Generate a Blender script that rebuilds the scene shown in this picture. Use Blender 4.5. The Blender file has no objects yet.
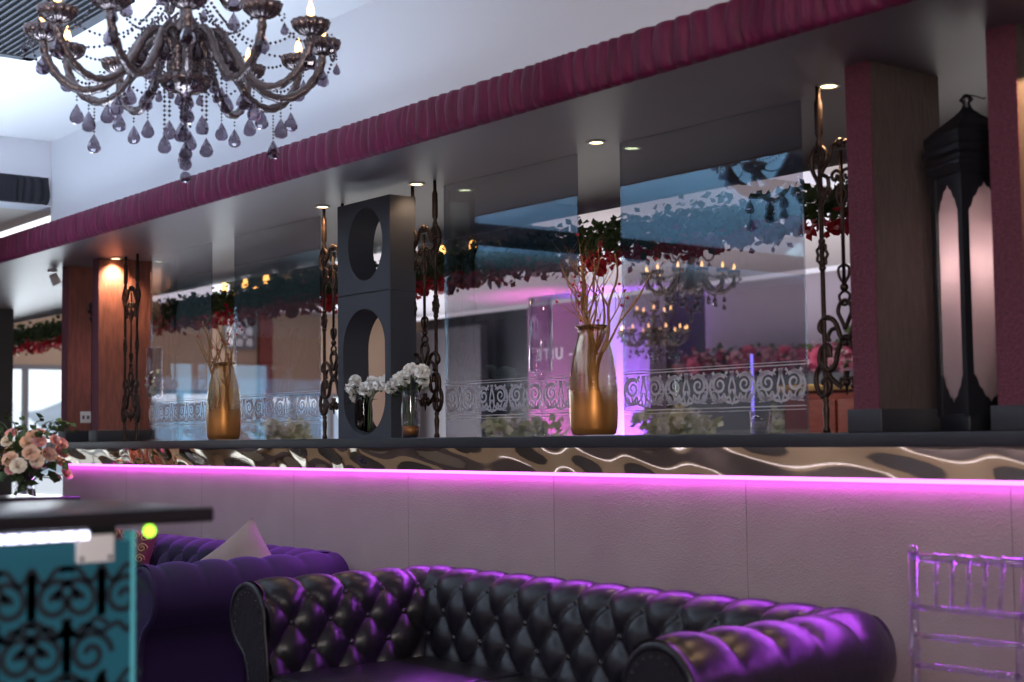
import bpy, bmesh, math, random
from mathutils import Vector, Matrix
PI = math.pi
rnd = random.Random(7)
S = bpy.context.scene
COL = S.collection

# ------------------------------------------------------------------ materials
M = {}
def nodes(name):
    m = bpy.data.materials.new(name); m.use_nodes = True
    nt = m.node_tree; nt.nodes.clear()
    out = nt.nodes.new('ShaderNodeOutputMaterial')
    M[name] = m
    return m, nt, out
def rgba(c): return (c[0], c[1], c[2], 1.0)
def pbr(name, col, rough=.5, metal=0., bump=None, var=None, sheen=0., coat=0., emit=None, estr=0., spec=None, sheen_col=None):
    """bump=(kind, scale, strength[, stretch]) ; var=(colour2, scale[, stretch])"""
    m, nt, out = nodes(name)
    p = nt.nodes.new('ShaderNodeBsdfPrincipled')
    p.inputs['Base Color'].default_value = rgba(col)
    p.inputs['Roughness'].default_value = rough
    p.inputs['Metallic'].default_value = metal
    if spec is not None: p.inputs['Specular IOR Level'].default_value = spec
    if sheen:
        p.inputs['Sheen Weight'].default_value = sheen
        p.inputs['Sheen Roughness'].default_value = .35
        p.inputs['Sheen Tint'].default_value = rgba(sheen_col or col)
    if coat:
        p.inputs['Coat Weight'].default_value = coat; p.inputs['Coat Roughness'].default_value = .12
    if emit:
        p.inputs['Emission Color'].default_value = rgba(emit); p.inputs['Emission Strength'].default_value = estr
    tc = nt.nodes.new('ShaderNodeTexCoord')
    def tex(kind, scale, stretch=None):
        mp = nt.nodes.new('ShaderNodeMapping'); nt.links.new(tc.outputs['Object'], mp.inputs['Vector'])
        if stretch: mp.inputs['Scale'].default_value = stretch
        if kind == 'voronoi':
            t = nt.nodes.new('ShaderNodeTexVoronoi'); t.inputs['Scale'].default_value = scale
            nt.links.new(mp.outputs['Vector'], t.inputs['Vector']); return t.outputs['Distance']
        t = nt.nodes.new('ShaderNodeTexNoise'); t.inputs['Scale'].default_value = scale
        t.inputs['Detail'].default_value = 5
        nt.links.new(mp.outputs['Vector'], t.inputs['Vector']); return t.outputs['Fac']
    if var:
        o = tex('noise', var[1], var[2] if len(var) > 2 else None)
        cr = nt.nodes.new('ShaderNodeValToRGB')
        cr.color_ramp.elements[0].position = .35; cr.color_ramp.elements[0].color = rgba(col)
        cr.color_ramp.elements[1].position = .68; cr.color_ramp.elements[1].color = rgba(var[0])
        nt.links.new(o, cr.inputs['Fac']); nt.links.new(cr.outputs['Color'], p.inputs['Base Color'])
    if bump:
        o = tex(bump[0], bump[1], bump[3] if len(bump) > 3 else None)
        b = nt.nodes.new('ShaderNodeBump'); b.inputs['Strength'].default_value = bump[2]; b.inputs['Distance'].default_value = .01
        nt.links.new(o, b.inputs['Height']); nt.links.new(b.outputs['Normal'], p.inputs['Normal'])
    nt.links.new(p.outputs['BSDF'], out.inputs['Surface'])
    return m
def emis(name, col, strength):
    m, nt, out = nodes(name)
    e = nt.nodes.new('ShaderNodeEmission'); e.inputs['Color'].default_value = rgba(col); e.inputs['Strength'].default_value = strength
    nt.links.new(e.outputs['Emission'], out.inputs['Surface']); return m
def thin_glass(name, tint, refl=.5, ior=1.45, gtint=(1, 1, 1), rough=.02):
    """clear thin glass: straight-through tint plus Fresnel mirror reflection"""
    m, nt, out = nodes(name)
    t = nt.nodes.new('ShaderNodeBsdfTransparent'); t.inputs['Color'].default_value = rgba(tint)
    g = nt.nodes.new('ShaderNodeBsdfGlossy'); g.inputs['Color'].default_value = rgba(gtint); g.inputs['Roughness'].default_value = rough
    lw = nt.nodes.new('ShaderNodeLayerWeight'); lw.inputs['Blend'].default_value = .5
    pw = nt.nodes.new('ShaderNodeMath'); pw.operation = 'POWER'; pw.inputs[1].default_value = 2.6
    ml = nt.nodes.new('ShaderNodeMath'); ml.operation = 'MULTIPLY_ADD'; ml.inputs[1].default_value = min(1, refl * 1.5); ml.inputs[2].default_value = refl * .07
    nt.links.new(lw.outputs['Facing'], pw.inputs[0]); nt.links.new(pw.outputs[0], ml.inputs[0])
    mx = nt.nodes.new('ShaderNodeMixShader')
    nt.links.new(ml.outputs[0], mx.inputs[0]); nt.links.new(t.outputs[0], mx.inputs[1]); nt.links.new(g.outputs[0], mx.inputs[2])
    nt.links.new(mx.outputs[0], out.inputs['Surface']); return m
def coated_glass(name, tint, gl, rough=.0):
    """smoked glass with a mirror coating: transmitted light + constant reflected light"""
    m, nt, out = nodes(name)
    t = nt.nodes.new('ShaderNodeBsdfTransparent'); t.inputs['Color'].default_value = rgba(tint)
    g = nt.nodes.new('ShaderNodeBsdfGlossy'); g.inputs['Color'].default_value = rgba(gl); g.inputs['Roughness'].default_value = rough
    a = nt.nodes.new('ShaderNodeAddShader')
    nt.links.new(t.outputs[0], a.inputs[0]); nt.links.new(g.outputs[0], a.inputs[1]); nt.links.new(a.outputs[0], out.inputs['Surface'])
    return m

pbr('wallpaper', (.335, .26, .248), .6, bump=('voronoi', 190, .16), var=((.37, .30, .275), 3.5))
pbr('soffit', (.185, .158, .178), .45, var=((.165, .14, .158), 2))
pbr('white_wall', (.80, .83, .90), .8)
pbr('white_ceiling', (.80, .79, .82), .8)
pbr('cream_ceiling', (.80, .74, .66), .8)
pbr('beige_wall', (.50, .36, .25), .8, var=((.46, .33, .23), 1.5))
pbr('tan_wall', (.72, .62, .56), .7)
pbr('dado_brown', (.75, .54, .38), .6)
pbr('fin_warm_lit', (.26, .085, .06), .75, bump=('noise', 60, .5, (1, 1, .25)), var=((.17, .055, .045), 45, (1, 1, .18)))  # brown fin surface again, with warm lamplight put into its colour
pbr('charcoal_wall', (.025, .023, .03), .5)
pbr('grey_wall', (.085, .075, .085), .6)
pbr('sign_plum', (.20, .10, .20), .5)
pbr('mauve_dark_wall', (.20, .15, .17), .7)
pbr('rosy_wall', (.72, .58, .58), .7)
pbr('lavender_wall', (.40, .34, .42), .7)
pbr('mauve_ceiling', (.50, .46, .50), .7)
pbr('carpet', (.06, .05, .06), .9, var=((.09, .075, .09), 8))
pbr('far_floor', (.14, .12, .115), .35, var=((.18, .15, .14), 3))
pbr('ledge', (.022, .024, .031), .35)
pbr('plinth', (.025, .027, .034), .45)
pbr('box_grey', (.040, .044, .058), .5)
pbr('fin_brown', (.098, .073, .067), .75, bump=('noise', 70, .5, (1, 1, .3)), var=((.074, .055, .050), 60, (1, 1, .22)))
pbr('fin_maroon', (.155, .035, .062), .7, bump=('noise', 130, .9), var=((.095, .022, .04), 90))
pbr('pelmet', (.16, .004, .052), .6, bump=('noise', 40, .5, (3, 1, .4)), var=((.085, .003, .03), 14, (4, 1, .5)), sheen=.08, sheen_col=(.6, .15, .4))
pbr('black_cloth', (.012, .012, .02), .7)
pbr('chrome', (.78, .68, .55), .06, 1.)
pbr('iron', (.045, .026, .020), .38, .7, bump=('noise', 60, .3))
pbr('lantern_black', (.010, .010, .014), .35)
pbr('black_leather', (.010, .009, .014), .34, bump=('noise', 26, .22), spec=.42)
pbr('leather_button', (.016, .016, .022), .3)
pbr('steel', (.55, .56, .6), .25, 1.)
pbr('purple_velvet', (.008, .0025, .026), .8, sheen=.3, sheen_col=(.25, .08, .70))
pbr('purple_button', (.02, .006, .06), .7)
pbr('foot_wood', (.03, .017, .012), .35)
pbr('beige_cushion', (.30, .22, .20), .65, var=((.25, .18, .165), 6), sheen=.3, sheen_col=(.9, .7, .8))
pbr('maroon_cushion', (.10, .018, .028), .7)
pbr('gold_thread', (.40, .25, .10), .45, .3)
pbr('smoke_chrome', (.20, .155, .155), .16, .85, bump=('noise', 90, .2))
pbr('twisted_glass', (.21, .17, .17), .18, .75, bump=('noise', 70, .6, (1, 1, .4)))
thin_glass('crystal', (.46, .41, .46), .75, gtint=(.9, .86, .95))
pbr('bead', (.14, .12, .15), .08, .6)
emis('flame_bulb', (1., .55, .22), 5.)
emis('edison', (1., .48, .12), 5.)
emis('led_magenta', (.95, .22, 1.), 3.)
emis('downlight_glow', (1., .62, .28), 9.)
emis('led_white', (.72, .74, 1.), 5.)
emis('cove_white', (.86, .82, .95), .95)
emis('violet_tube', (.25, .20, 1.), 3.)
emis('lime', (.45, 1., .05), 3.)
emis('opal_lantern', (1., .80, .72), .32)
emis('text_white', (.95, .85, 1.), 1.6)
thin_glass('clear_glass', (.93, .93, .95), .55)
thin_glass('water_glass', (.86, .86, .88), 1.0)
thin_glass('acrylic', (.86, .82, .92), .62, gtint=(.95, .85, 1.))
thin_glass('smoked_vase', (.30, .30, .33), .4)
thin_glass('window_glass', (.92, .95, .97), .2)
coated_glass('panel_glass', (.62, .59, .60), (.060, .115, .15))
def mat_frost():
    m, nt, out = nodes('lantern_glass')
    d = nt.nodes.new('ShaderNodeBsdfTranslucent'); d.inputs['Color'].default_value = (.80, .70, .70, 1)
    d2 = nt.nodes.new('ShaderNodeBsdfDiffuse'); d2.inputs['Color'].default_value = (.70, .60, .62, 1)
    g = nt.nodes.new('ShaderNodeBsdfGlossy'); g.inputs['Roughness'].default_value = .05; g.inputs['Color'].default_value = (.9, .85, .9, 1)
    a = nt.nodes.new('ShaderNodeMixShader'); a.inputs[0].default_value = .3
    b = nt.nodes.new('ShaderNodeMixShader'); b.inputs[0].default_value = .25
    nt.links.new(d.outputs[0], a.inputs[1]); nt.links.new(d2.outputs[0], a.inputs[2]); nt.links.new(a.outputs[0], b.inputs[1]); nt.links.new(g.outputs[0], b.inputs[2])
    nt.links.new(b.outputs[0], out.inputs['Surface'])
mat_frost()
pbr('branch', (.34, .17, .07), .6, .0, bump=('noise', 50, .4))
pbr('berry', (.45, .01, .03), .4)
pbr('leaf', (.035, .075, .02), .6, var=((.07, .12, .035), 6))
pbr('pale_leaf', (.40, .46, .26), .6, var=((.75, .75, .60), 9))
pbr('red_petal', (.50, .012, .03), .6)
pbr('pink_petal', (.58, .10, .20), .6)
pbr('rose_pink', (.72, .33, .30), .55)
pbr('rose_peach', (.80, .50, .33), .55)
pbr('rose_cream', (.82, .68, .50), .55)
pbr('white_petal', (.90, .90, .87), .6)
pbr('dark_pink_petal', (.30, .03, .09), .6)
pbr('mauve_petal', (.48, .24, .30), .6)
pbr('green_stem', (.05, .10, .03), .5)
pbr('socket_white', (.75, .75, .75), .4)
pbr('vent_grey', (.10, .105, .12), .55)
pbr('vent_dark', (.02, .02, .024), .6)
pbr('counter_top', (.010, .009, .011), .28)
pbr('teal_panel', (.008, .045, .06), .3, emit=(.03, .30, .44), estr=.15)
pbr('damask', (.006, .020, .03), .5)
pbr('teal_edge', (.1, .4, .45), .2, emit=(.08, .5, .6), estr=.16)
pbr('table_black', (.02, .02, .022), .4)
pbr('red_wood', (.26, .05, .03), .4, var=((.18, .03, .02), 10, (1, 1, 5)))
pbr('brass', (.65, .42, .16), .3, .9)
pbr('window_frame', (.20, .20, .21), .5)
pbr('hill', (.30, .33, .40), .9, var=((.24, .28, .30), .2))
pbr('ground', (.55, .54, .54), .9)
pbr('tent_white', (.85, .87, .9), .7)
pbr('brick_black', (.03, .028, .032), .6, bump=('noise', 8, .5, (1, 1, 6)))
pbr('white_paint', (.7, .7, .72), .4)

def mat_etch():
    m, nt, out = nodes('etch')
    d = nt.nodes.new('ShaderNodeBsdfDiffuse'); d.inputs['Color'].default_value = (.78, .76, .82, 1)
    tl = nt.nodes.new('ShaderNodeBsdfTranslucent'); tl.inputs['Color'].default_value = (.90, .87, .95, 1)
    t = nt.nodes.new('ShaderNodeBsdfTransparent')
    a = nt.nodes.new('ShaderNodeMixShader'); a.inputs[0].default_value = .45
    b = nt.nodes.new('ShaderNodeMixShader'); b.inputs[0].default_value = .12
    nt.links.new(d.outputs[0], a.inputs[1]); nt.links.new(tl.outputs[0], a.inputs[2])
    nt.links.new(a.outputs[0], b.inputs[1]); nt.links.new(t.outputs[0], b.inputs[2]); nt.links.new(b.outputs[0], out.inputs['Surface'])
mat_etch()
def mat_ombre():
    """clear amber glass above, copper gold coating below (fades along the height)"""
    m, nt, out = nodes('ombre_glass')
    tc = nt.nodes.new('ShaderNodeTexCoord'); sx = nt.nodes.new('ShaderNodeSeparateXYZ')
    nt.links.new(tc.outputs['Object'], sx.inputs[0])
    mr = nt.nodes.new('ShaderNodeMapRange'); mr.inputs['From Min'].default_value = .13; mr.inputs['From Max'].default_value = .215
    mr.inputs['To Min'].default_value = .90; mr.inputs['To Max'].default_value = .12
    nz = nt.nodes.new('ShaderNodeTexNoise'); nz.inputs['Scale'].default_value = 9
    ad = nt.nodes.new('ShaderNodeMath'); ad.operation = 'MULTIPLY_ADD'; ad.inputs[1].default_value = .06
    nt.links.new(tc.outputs['Object'], nz.inputs['Vector'])
    nt.links.new(nz.outputs['Fac'], ad.inputs[0]); nt.links.new(sx.outputs['Z'], ad.inputs[2]); nt.links.new(ad.outputs[0], mr.inputs['Value'])
    g = nt.nodes.new('ShaderNodeBsdfPrincipled'); g.inputs['Base Color'].default_value = (.62, .27, .075, 1)
    g.inputs['Metallic'].default_value = .75; g.inputs['Roughness'].default_value = .34
    t = nt.nodes.new('ShaderNodeBsdfTransparent'); t.inputs['Color'].default_value = (.74, .68, .54, 1)
    gl = nt.nodes.new('ShaderNodeBsdfGlossy'); gl.inputs['Color'].default_value = (1, .93, .75, 1); gl.inputs['Roughness'].default_value = .04
    lw = nt.nodes.new('ShaderNodeLayerWeight'); lw.inputs['Blend'].default_value = .35
    m1 = nt.nodes.new('ShaderNodeMixShader'); m2 = nt.nodes.new('ShaderNodeMixShader')
    nt.links.new(lw.outputs['Facing'], m1.inputs[0]); nt.links.new(t.outputs[0], m1.inputs[1]); nt.links.new(gl.outputs[0], m1.inputs[2])
    nt.links.new(mr.outputs[0], m2.inputs[0]); nt.links.new(m1.outputs[0], m2.inputs[1]); nt.links.new(g.outputs[0], m2.inputs[2])
    nt.links.new(m2.outputs[0], out.inputs['Surface'])
mat_ombre()

# ------------------------------------------------------------------ mesh builder
class MB:
    def __init__(s): s.v = []; s.f = []; s.sm = []
    def add(s, vs, fs, smooth=True):
        o = len(s.v); s.v += [tuple(q) for q in vs]
        s.f += [tuple(i + o for i in q) for q in fs]; s.sm += [smooth] * len(fs); return s
    def box(s, x0, x1, y0, y1, z0, z1):
        vs = [(x, y, z) for z in (z0, z1) for y in (y0, y1) for x in (x0, x1)]
        return s.add(vs, [(0, 2, 3, 1), (4, 5, 7, 6), (0, 1, 5, 4), (2, 6, 7, 3), (0, 4, 6, 2), (1, 3, 7, 5)], False)
    def lathe(s, prof, seg=24, c=(0, 0, 0), mod=None):
        """prof: list of (r, z); closed where r == 0; mod(angle, k) scales the radius"""
        vs = []; fs = []
        n = len(prof)
        for k, (r, z) in enumerate(prof):
            for i in range(seg):
                a = 2 * PI * i / seg
                rr = r * (mod(a, k) if mod else 1)
                vs.append((c[0] + rr * math.cos(a), c[1] + rr * math.sin(a), c[2] + z))
        for k in range(n - 1):
            for i in range(seg):
                j = (i + 1) % seg
                fs.append((k * seg + i, k * seg + j, (k + 1) * seg + j, (k + 1) * seg + i))
        return s.add(vs, fs)
    def tube(s, path, r, seg=6, closed=False, caps=True):
        P = [Vector(p) for p in path]; n = len(P)
        if n < 2: return s
        R = r if isinstance(r, (list, tuple)) else [r] * n
        T = []
        for i in range(n):
            a = P[(i + 1) % n] if (closed or i < n - 1) else P[i]
            b = P[(i - 1) % n] if (closed or i > 0) else P[i]
            t = a - b
            T.append(t.normalized() if t.length > 1e-9 else Vector((0, 0, 1)))
        up = Vector((0, 0, 1)) if abs(T[0].z) < .9 else Vector((1, 0, 0))
        N = (up - T[0] * up.dot(T[0])).normalized()
        vs = []
        for i in range(n):
            N = N - T[i] * N.dot(T[i])
            if N.length < 1e-6: N = T[i].orthogonal()
            N.normalize(); B = T[i].cross(N)
            for k in range(seg):
                a = 2 * PI * k / seg
                vs.append(P[i] + (N * math.cos(a) + B * math.sin(a)) * R[i])
        fs = []
        for i in range(n if closed else n - 1):
            j = (i + 1) % n
            for k in range(seg):
                l = (k + 1) % seg
                fs.append((i * seg + k, i * seg + l, j * seg + l, j * seg + k))
        if caps and not closed:
            fs.append(tuple(reversed(range(seg)))); fs.append(tuple(range((n - 1) * seg, n * seg)))
        return s.add(vs, fs)
    def ball(s, c, r, seg=8, rings=6, sz=1.):
        pr = [(r * math.sin(PI * k / rings) + 1e-5, -r * sz * math.cos(PI * k / rings)) for k in range(rings + 1)]
        return s.lathe(pr, seg, c)
    def ribbon(s, path, w, y=0., k=1.):
        """flat band in the XZ plane following 2D points (x, z)"""
        n = len(path); vs = []
        for i in range(n):
            a = path[min(i + 1, n - 1)]; b = path[max(i - 1, 0)]
            dx, dz = a[0] - b[0], a[1] - b[1]; l = math.hypot(dx, dz) or 1
            ww = (w(i / (n - 1)) if callable(w) else w) * k
            nx, nz = -dz / l * ww / 2, dx / l * ww / 2
            vs += [(path[i][0] + nx, y, path[i][1] + nz), (path[i][0] - nx, y, path[i][1] - nz)]
        return s.add(vs, [(2 * i, 2 * i + 1, 2 * i + 3, 2 * i + 2) for i in range(n - 1)], False)
    def prism(s, outline, y0, y1, holes=None):
        """outline (x, z) polygon extruded along Y"""
        n = len(outline)
        vs = [(x, y0, z) for x, z in outline] + [(x, y1, z) for x, z in outline]
        fs = [tuple(range(n)), tuple(reversed(range(n, 2 * n)))]
        fs += [(i, n + i, n + (i + 1) % n, (i + 1) % n) for i in range(n)]
        return s.add(vs, fs, False)
    def xf(s, mtx):
        s.v = [tuple(mtx @ Vector(q)) for q in s.v]; return s
    def mesh(s, name, mat, bevel=0.):
        me = bpy.data.meshes.new(name); me.from_pydata(s.v, [], s.f)
        me.polygons.foreach_set('use_smooth', s.sm)
        me.materials.append(M[mat]); me.update()
        bm = bmesh.new(); bm.from_mesh(me)
        if bevel:
            bmesh.ops.bevel(bm, geom=bm.edges[:], offset=bevel, segments=3, affect='EDGES', profile=.5)
            for q in bm.faces: q.smooth = True
        bmesh.ops.recalc_face_normals(bm, faces=bm.faces); bm.to_mesh(me); bm.free()
        return me
    def build(s, name, mat, parent=None, bevel=0., loc=None, rotz=None):
        return link(name, s.mesh(name, mat, bevel), parent, loc, rotz)
def link(name, me, parent=None, loc=None, rotz=None):
    o = bpy.data.objects.new(name, me); COL.objects.link(o)
    if parent: o.parent = parent
    if loc: o.location = loc
    if rotz: o.rotation_euler.z = rotz
    return o
def tag(o, label, cat, group=None, kind=None):
    o['label'] = label; o['category'] = cat
    if group: o['group'] = group
    if kind: o['kind'] = kind
    return o
def thing(name, label, cat, loc=(0, 0, 0), rotz=0., group=None):
    o = bpy.data.objects.new(name, None); COL.objects.link(o)
    o.location = loc; o.rotation_euler.z = rotz; o.empty_display_size = .1
    return tag(o, label, cat, group)
def struct(name, mb, mat, parent=None, bevel=0.):
    o = mb.build(name, mat, parent, bevel)
    if not parent: o['kind'] = 'structure'
    return o
def dup(o, parent=None, **kw):
    c = o.copy(); COL.objects.link(c)
    if parent: c.parent = parent
    for ch in list(o.children): dup(ch, c)
    for k in ('label', 'group'):
        if k in kw: c[k] = kw[k]
    if 'loc' in kw: c.location = kw['loc']
    if 'rotz' in kw: c.rotation_euler.z = kw['rotz']
    if 'scale' in kw: c.scale = (kw['scale'],) * 3
    return c
def bez(p, n=10):
    """Catmull-Rom through the points (any dimension)"""
    out = []
    P = [p[0]] + list(p) + [p[-1]]
    for i in range(1, len(P) - 2):
        for k in range(n):
            t = k / n
            out.append(tuple(.5 * (2 * b + (c - a) * t + (2 * a - 5 * b + 4 * c - d) * t * t + (3 * b - a - 3 * c + d) * t ** 3)
                             for a, b, c, d in zip(P[i - 1], P[i], P[i + 1], P[i + 2])))
    out.append(tuple(p[-1])); return out
def spiral(cx, cz, r0, r1, a0, a1, n=24):
    return [(cx + (r0 + (r1 - r0) * k / n) * math.cos(a0 + (a1 - a0) * k / n),
             cz + (r0 + (r1 - r0) * k / n) * math.sin(a0 + (a1 - a0) * k / n)) for k in range(n + 1)]
def bx(x0, x1, y0, y1, z0, z1): return MB().box(x0, x1, y0, y1, z0, z1)

# ------------------------------------------------------------------ camera
F = 1440.; RHO = .0125
th = math.atan2(1162, 1440); pt = math.atan(95 / 1440)
f0 = Vector((-math.cos(th), math.sin(th), 0)); r0 = Vector((math.sin(th), math.cos(th), 0))
fw = f0 * math.cos(pt) + Vector((0, 0, math.sin(pt))); u0 = r0.cross(fw)
uu = u0 * math.cos(RHO) + r0 * math.sin(RHO); rr = r0 * math.cos(RHO) - u0 * math.sin(RHO)
cam = bpy.data.cameras.new('camera'); co = bpy.data.objects.new('camera', cam); COL.objects.link(co)
cam.sensor_width = 36; cam.lens = F * 36 / 1024; cam.clip_start = .05; cam.clip_end = 300
co.matrix_world = Matrix(((rr.x, uu.x, -fw.x, 0), (rr.y, uu.y, -fw.y, -3.5), (rr.z, uu.z, -fw.z, 1.22), (0, 0, 0, 1)))
cam.dof.use_dof = True; cam.dof.focus_distance = 6.0; cam.dof.aperture_fstop = 2.6
S.camera = co

# ------------------------------------------------------------------ room shell
EX = -17.
struct('floor', bx(EX, 2.5, -6.4, 8.6, -.1, 0), 'carpet')
struct('wall_partition', bx(-8.85, 2.5, 0, .42, 0, 1.175), 'wallpaper')
# seams of the wallpaper panels
seams = MB()
for x in (-7.9, -6.95, -6.0, -5.05, -4.1, -3.15, -2.2, -1.25):
    seams.box(x - .0007, x + .0007, -.0006, 0, .02, 1.07)
sm_o = struct('trim_seam', seams, 'plinth')
struct('trim_ledge', bx(-8.93, 2.5, -.08, .47, 1.175, 1.218), 'ledge', bevel=.004)
struct('ceiling_soffit', bx(EX, 2.5, -.43, 1.25, 2.318, 2.44), 'soffit')
struct('wall_upper', bx(-8.05, 2.5, -.40, -.28, 2.44, 2.945), 'white_wall')
struct('ceiling', bx(-8.05, 2.5, -6.4, -.40, 2.945, 3.05), 'white_ceiling')
struct('wall_bulkhead', bx(-8.25, -8.05, -6.4, -.28, 2.57, 3.05), 'white_wall')
struct('ceiling_low', bx(EX, -8.25, -6.4, -.28, 2.57, 2.7), 'cream_ceiling')
struct('wall_over_soffit', bx(EX, 2.5, 1.05, 1.25, 2.44, 2.9), 'mauve_ceiling')
struct('ceiling_far', bx(EX, 2.5, 1.05, 8.6, 2.9, 3.0), 'mauve_ceiling')
struct('wall_front', bx(EX, 2.5, -6.5, -6.4, 1.25, 3.05), 'mauve_dark_wall')
struct('wall_front_dado', bx(EX, 2.5, -6.5, -6.38, 0, 1.25), 'dado_brown')
struct('wall_right', bx(2.5, 2.6, -6.5, 8.7, 0, 3.05), 'tan_wall')
# back wall of the far room in its differently painted stretches
for nm, a, b, mt in (('wall_back_grey', EX, -15.35, 'grey_wall'), ('wall_back_charcoal', -15.35, -13.95, 'charcoal_wall'),
                     ('wall_back_lilac', -13.95, -12.1, 'lavender_wall'), ('wall_back_dark', -12.1, -11.45, 'charcoal_wall'),
                     ('wall_back_mauve', -11.45, -9.1, 'lavender_wall'), ('wall_back_pink', -9.1, 2.5, 'rosy_wall')):
    struct(nm, bx(a, b, 8.6, 8.7, 0, 3.0), mt)
struct('wall_back_screen', bx(-16.9, -15.3, 8.3, 8.42, 0, 2.72), 'grey_wall')
# end wall with window openings
win = [(-5.7, -1.2, .3, 2.25), (2.2, 3.9, .3, 2.14), (4.30, 5.25, .3, 1.86), (5.85, 7.6, .3, 1.83)]
ew = MB(); y = -6.4
for a, b, z0, z1 in win:
    ew.box(EX - .15, EX, y, a, 0, 3.05); ew.box(EX - .15, EX, a, b, 0, z0)
    if a == 5.85: pass
    ew.box(EX - .15, EX, a, b, z1, 3.05); y = b
ew.box(EX - .15, EX, y, 8.7, 0, 3.05)
struct('wall_end', ew, 'beige_wall')
for i, (a, b, z0, z1) in enumerate(win):
    w = MB(); t = .05
    w.box(EX - .1, EX + .02, a, b, z1 - t, z1); w.box(EX - .1, EX + .02, a, b, z0, z0 + t)
    w.box(EX - .1, EX + .02, a, a + t, z0, z1); w.box(EX - .1, EX + .02, b - t, b, z0, z1)
    n = 3 if b - a > 3 else 2 if b - a > 1.2 else 1
    for k in range(1, n + 1):
        ym = a + (b - a) * k / (n + 1); w.box(EX - .08, EX, ym - .03, ym + .03, z0, z1)
    wo = struct(f'window_{i+1}', w, 'window_frame')
    bx(EX - .06, EX - .05, a + t, b - t, z0 + t, z1 - t).build('pane', 'window_glass', wo)
# high lattice window on the end wall
lw = MB(); a, b, z0, z1 = 5.36, 5.80, 2.42, 2.86
lat = bx(EX, EX + .03, a, b, z0, z1)
lo = struct('window_5', lat, 'tent_white')
gr = MB()
for yy in (a, b): gr.box(EX + .03, EX + .06, yy - .02, yy + .02, z0, z1)
for zz in (z0, z1): gr.box(EX + .03, EX + .06, a, b, zz - .02, zz + .02)
for k in range(3):
    for j in range(3):
        gr.tube([(EX + .045, a + .075 + .147 * k + .07 * math.cos(q * PI / 6), z0 + .075 + .147 * j + .07 * math.sin(q * PI / 6)) for q in range(12)], .009, 4, True)
gr.build('lattice', 'window_frame', lo)
struct('trim_pilaster', bx(EX, EX + .08, 5.86, 6.05, 0, 2.9), 'red_wood')
# dark brick column under the soffit at the far left
struct('wall_column', bx(-12.25, -11.83, .33, .75, 0, 2.318), 'brick_black')

# outside
hm = MB(); N = 60
pts = []
for i in range(N + 1):
    yy = -30 + 75 * i / N
    h = 2.3 + .9 * math.sin(yy * .16 + 1) + .5 * math.sin(yy * .41) + .2 * math.sin(yy * 1.3)
    pts += [(-75, yy, -1), (-75 - 3, yy, h), (-95, yy, h + 1.)]
hm.add(pts, [(3 * i + k, 3 * i + k + 1, 3 * i + k + 4, 3 * i + k + 3) for i in range(N) for k in (0, 1)])
struct('ground_hills', hm, 'hill')
struct('ground', bx(-110, EX - .15, -40, 60, -.6, -.5), 'ground')
for k, (x, yy) in enumerate(((-26, 5.6), (-27, 2.7))):
    t = thing('marquee_tent', ['white peaked marquee tent outside the leftmost window, nearer the pillar', 'white peaked marquee tent outside the leftmost window, nearer the black column'][k], 'tent', (x, yy, -.5))
    MB().lathe([(1.5, 1.7), (.8, 1.95), (.3, 2.35), (.05, 2.9), (.001, 2.95)], 8).build('canopy', 'tent_white', t)
    for sx in (-1, 1):
        for sy in (-1, 1): bx(sx - .05, sx + .05, sy - .05, sy + .05, 0, 1.8).build('pole', 'tent_white', t)

# ------------------------------------------------------------------ pelmet (gathered burgundy fabric)
def pelmet(x0, x1, zlo, zhi, y, depth, step=.011):
    mb = MB(); n = int((x1 - x0) / step); prof = []
    m = 11
    vs = []
    ph = 0.; phs = []
    for i in range(n + 1):
        ph += step / (.030 + .012 * math.sin(i * .071) + .008 * math.sin(i * .23 + 2)) * PI
        phs.append(ph)
    for i in range(n + 1):
        x = x0 + (x1 - x0) * i / n
        fold = abs(math.sin(phs[i] * .5)) ** .6; d2 = math.sin(i * .37) * .3 + math.sin(i * .113) * .4
        for k in range(m):
            a = -PI / 2 + PI * k / (m - 1)
            rad = depth * (1 - .62 * (1 - fold) - .10 * d2 * math.sin(k * .8 + i * .05))
            vs.append((x + .004 * math.sin(k * .9 + i * .2), y - rad * math.cos(a) ** .5 if math.cos(a) > 1e-6 else y,
                       (zlo + zhi) / 2 + (zhi - zlo) / 2 * math.sin(a) * (.97 + .03 * fold)))
    mb.add(vs, [(i * m + k, i * m + k + 1, (i + 1) * m + k + 1, (i + 1) * m + k) for i in range(n) for k in range(m - 1)])
    return mb
tag(pelmet(-16.9, 2.4, 2.312, 2.466, -.432, .040).build('fabric_pelmet', 'pelmet'),
    'long gathered burgundy velvet pelmet along the soffit edge', 'pelmet')
pb = pelmet(-6.2, -.42, 2.575, 2.735, 0, .03)
pb.xf(Matrix.Translation((-8.05, 0, 0)) @ Matrix.Rotation(PI / 2, 4, 'Z'))
tag(pb.build('fabric_trim', 'black_cloth'), 'dark gathered fabric trim across the white bulkhead at upper left', 'trim')

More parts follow.
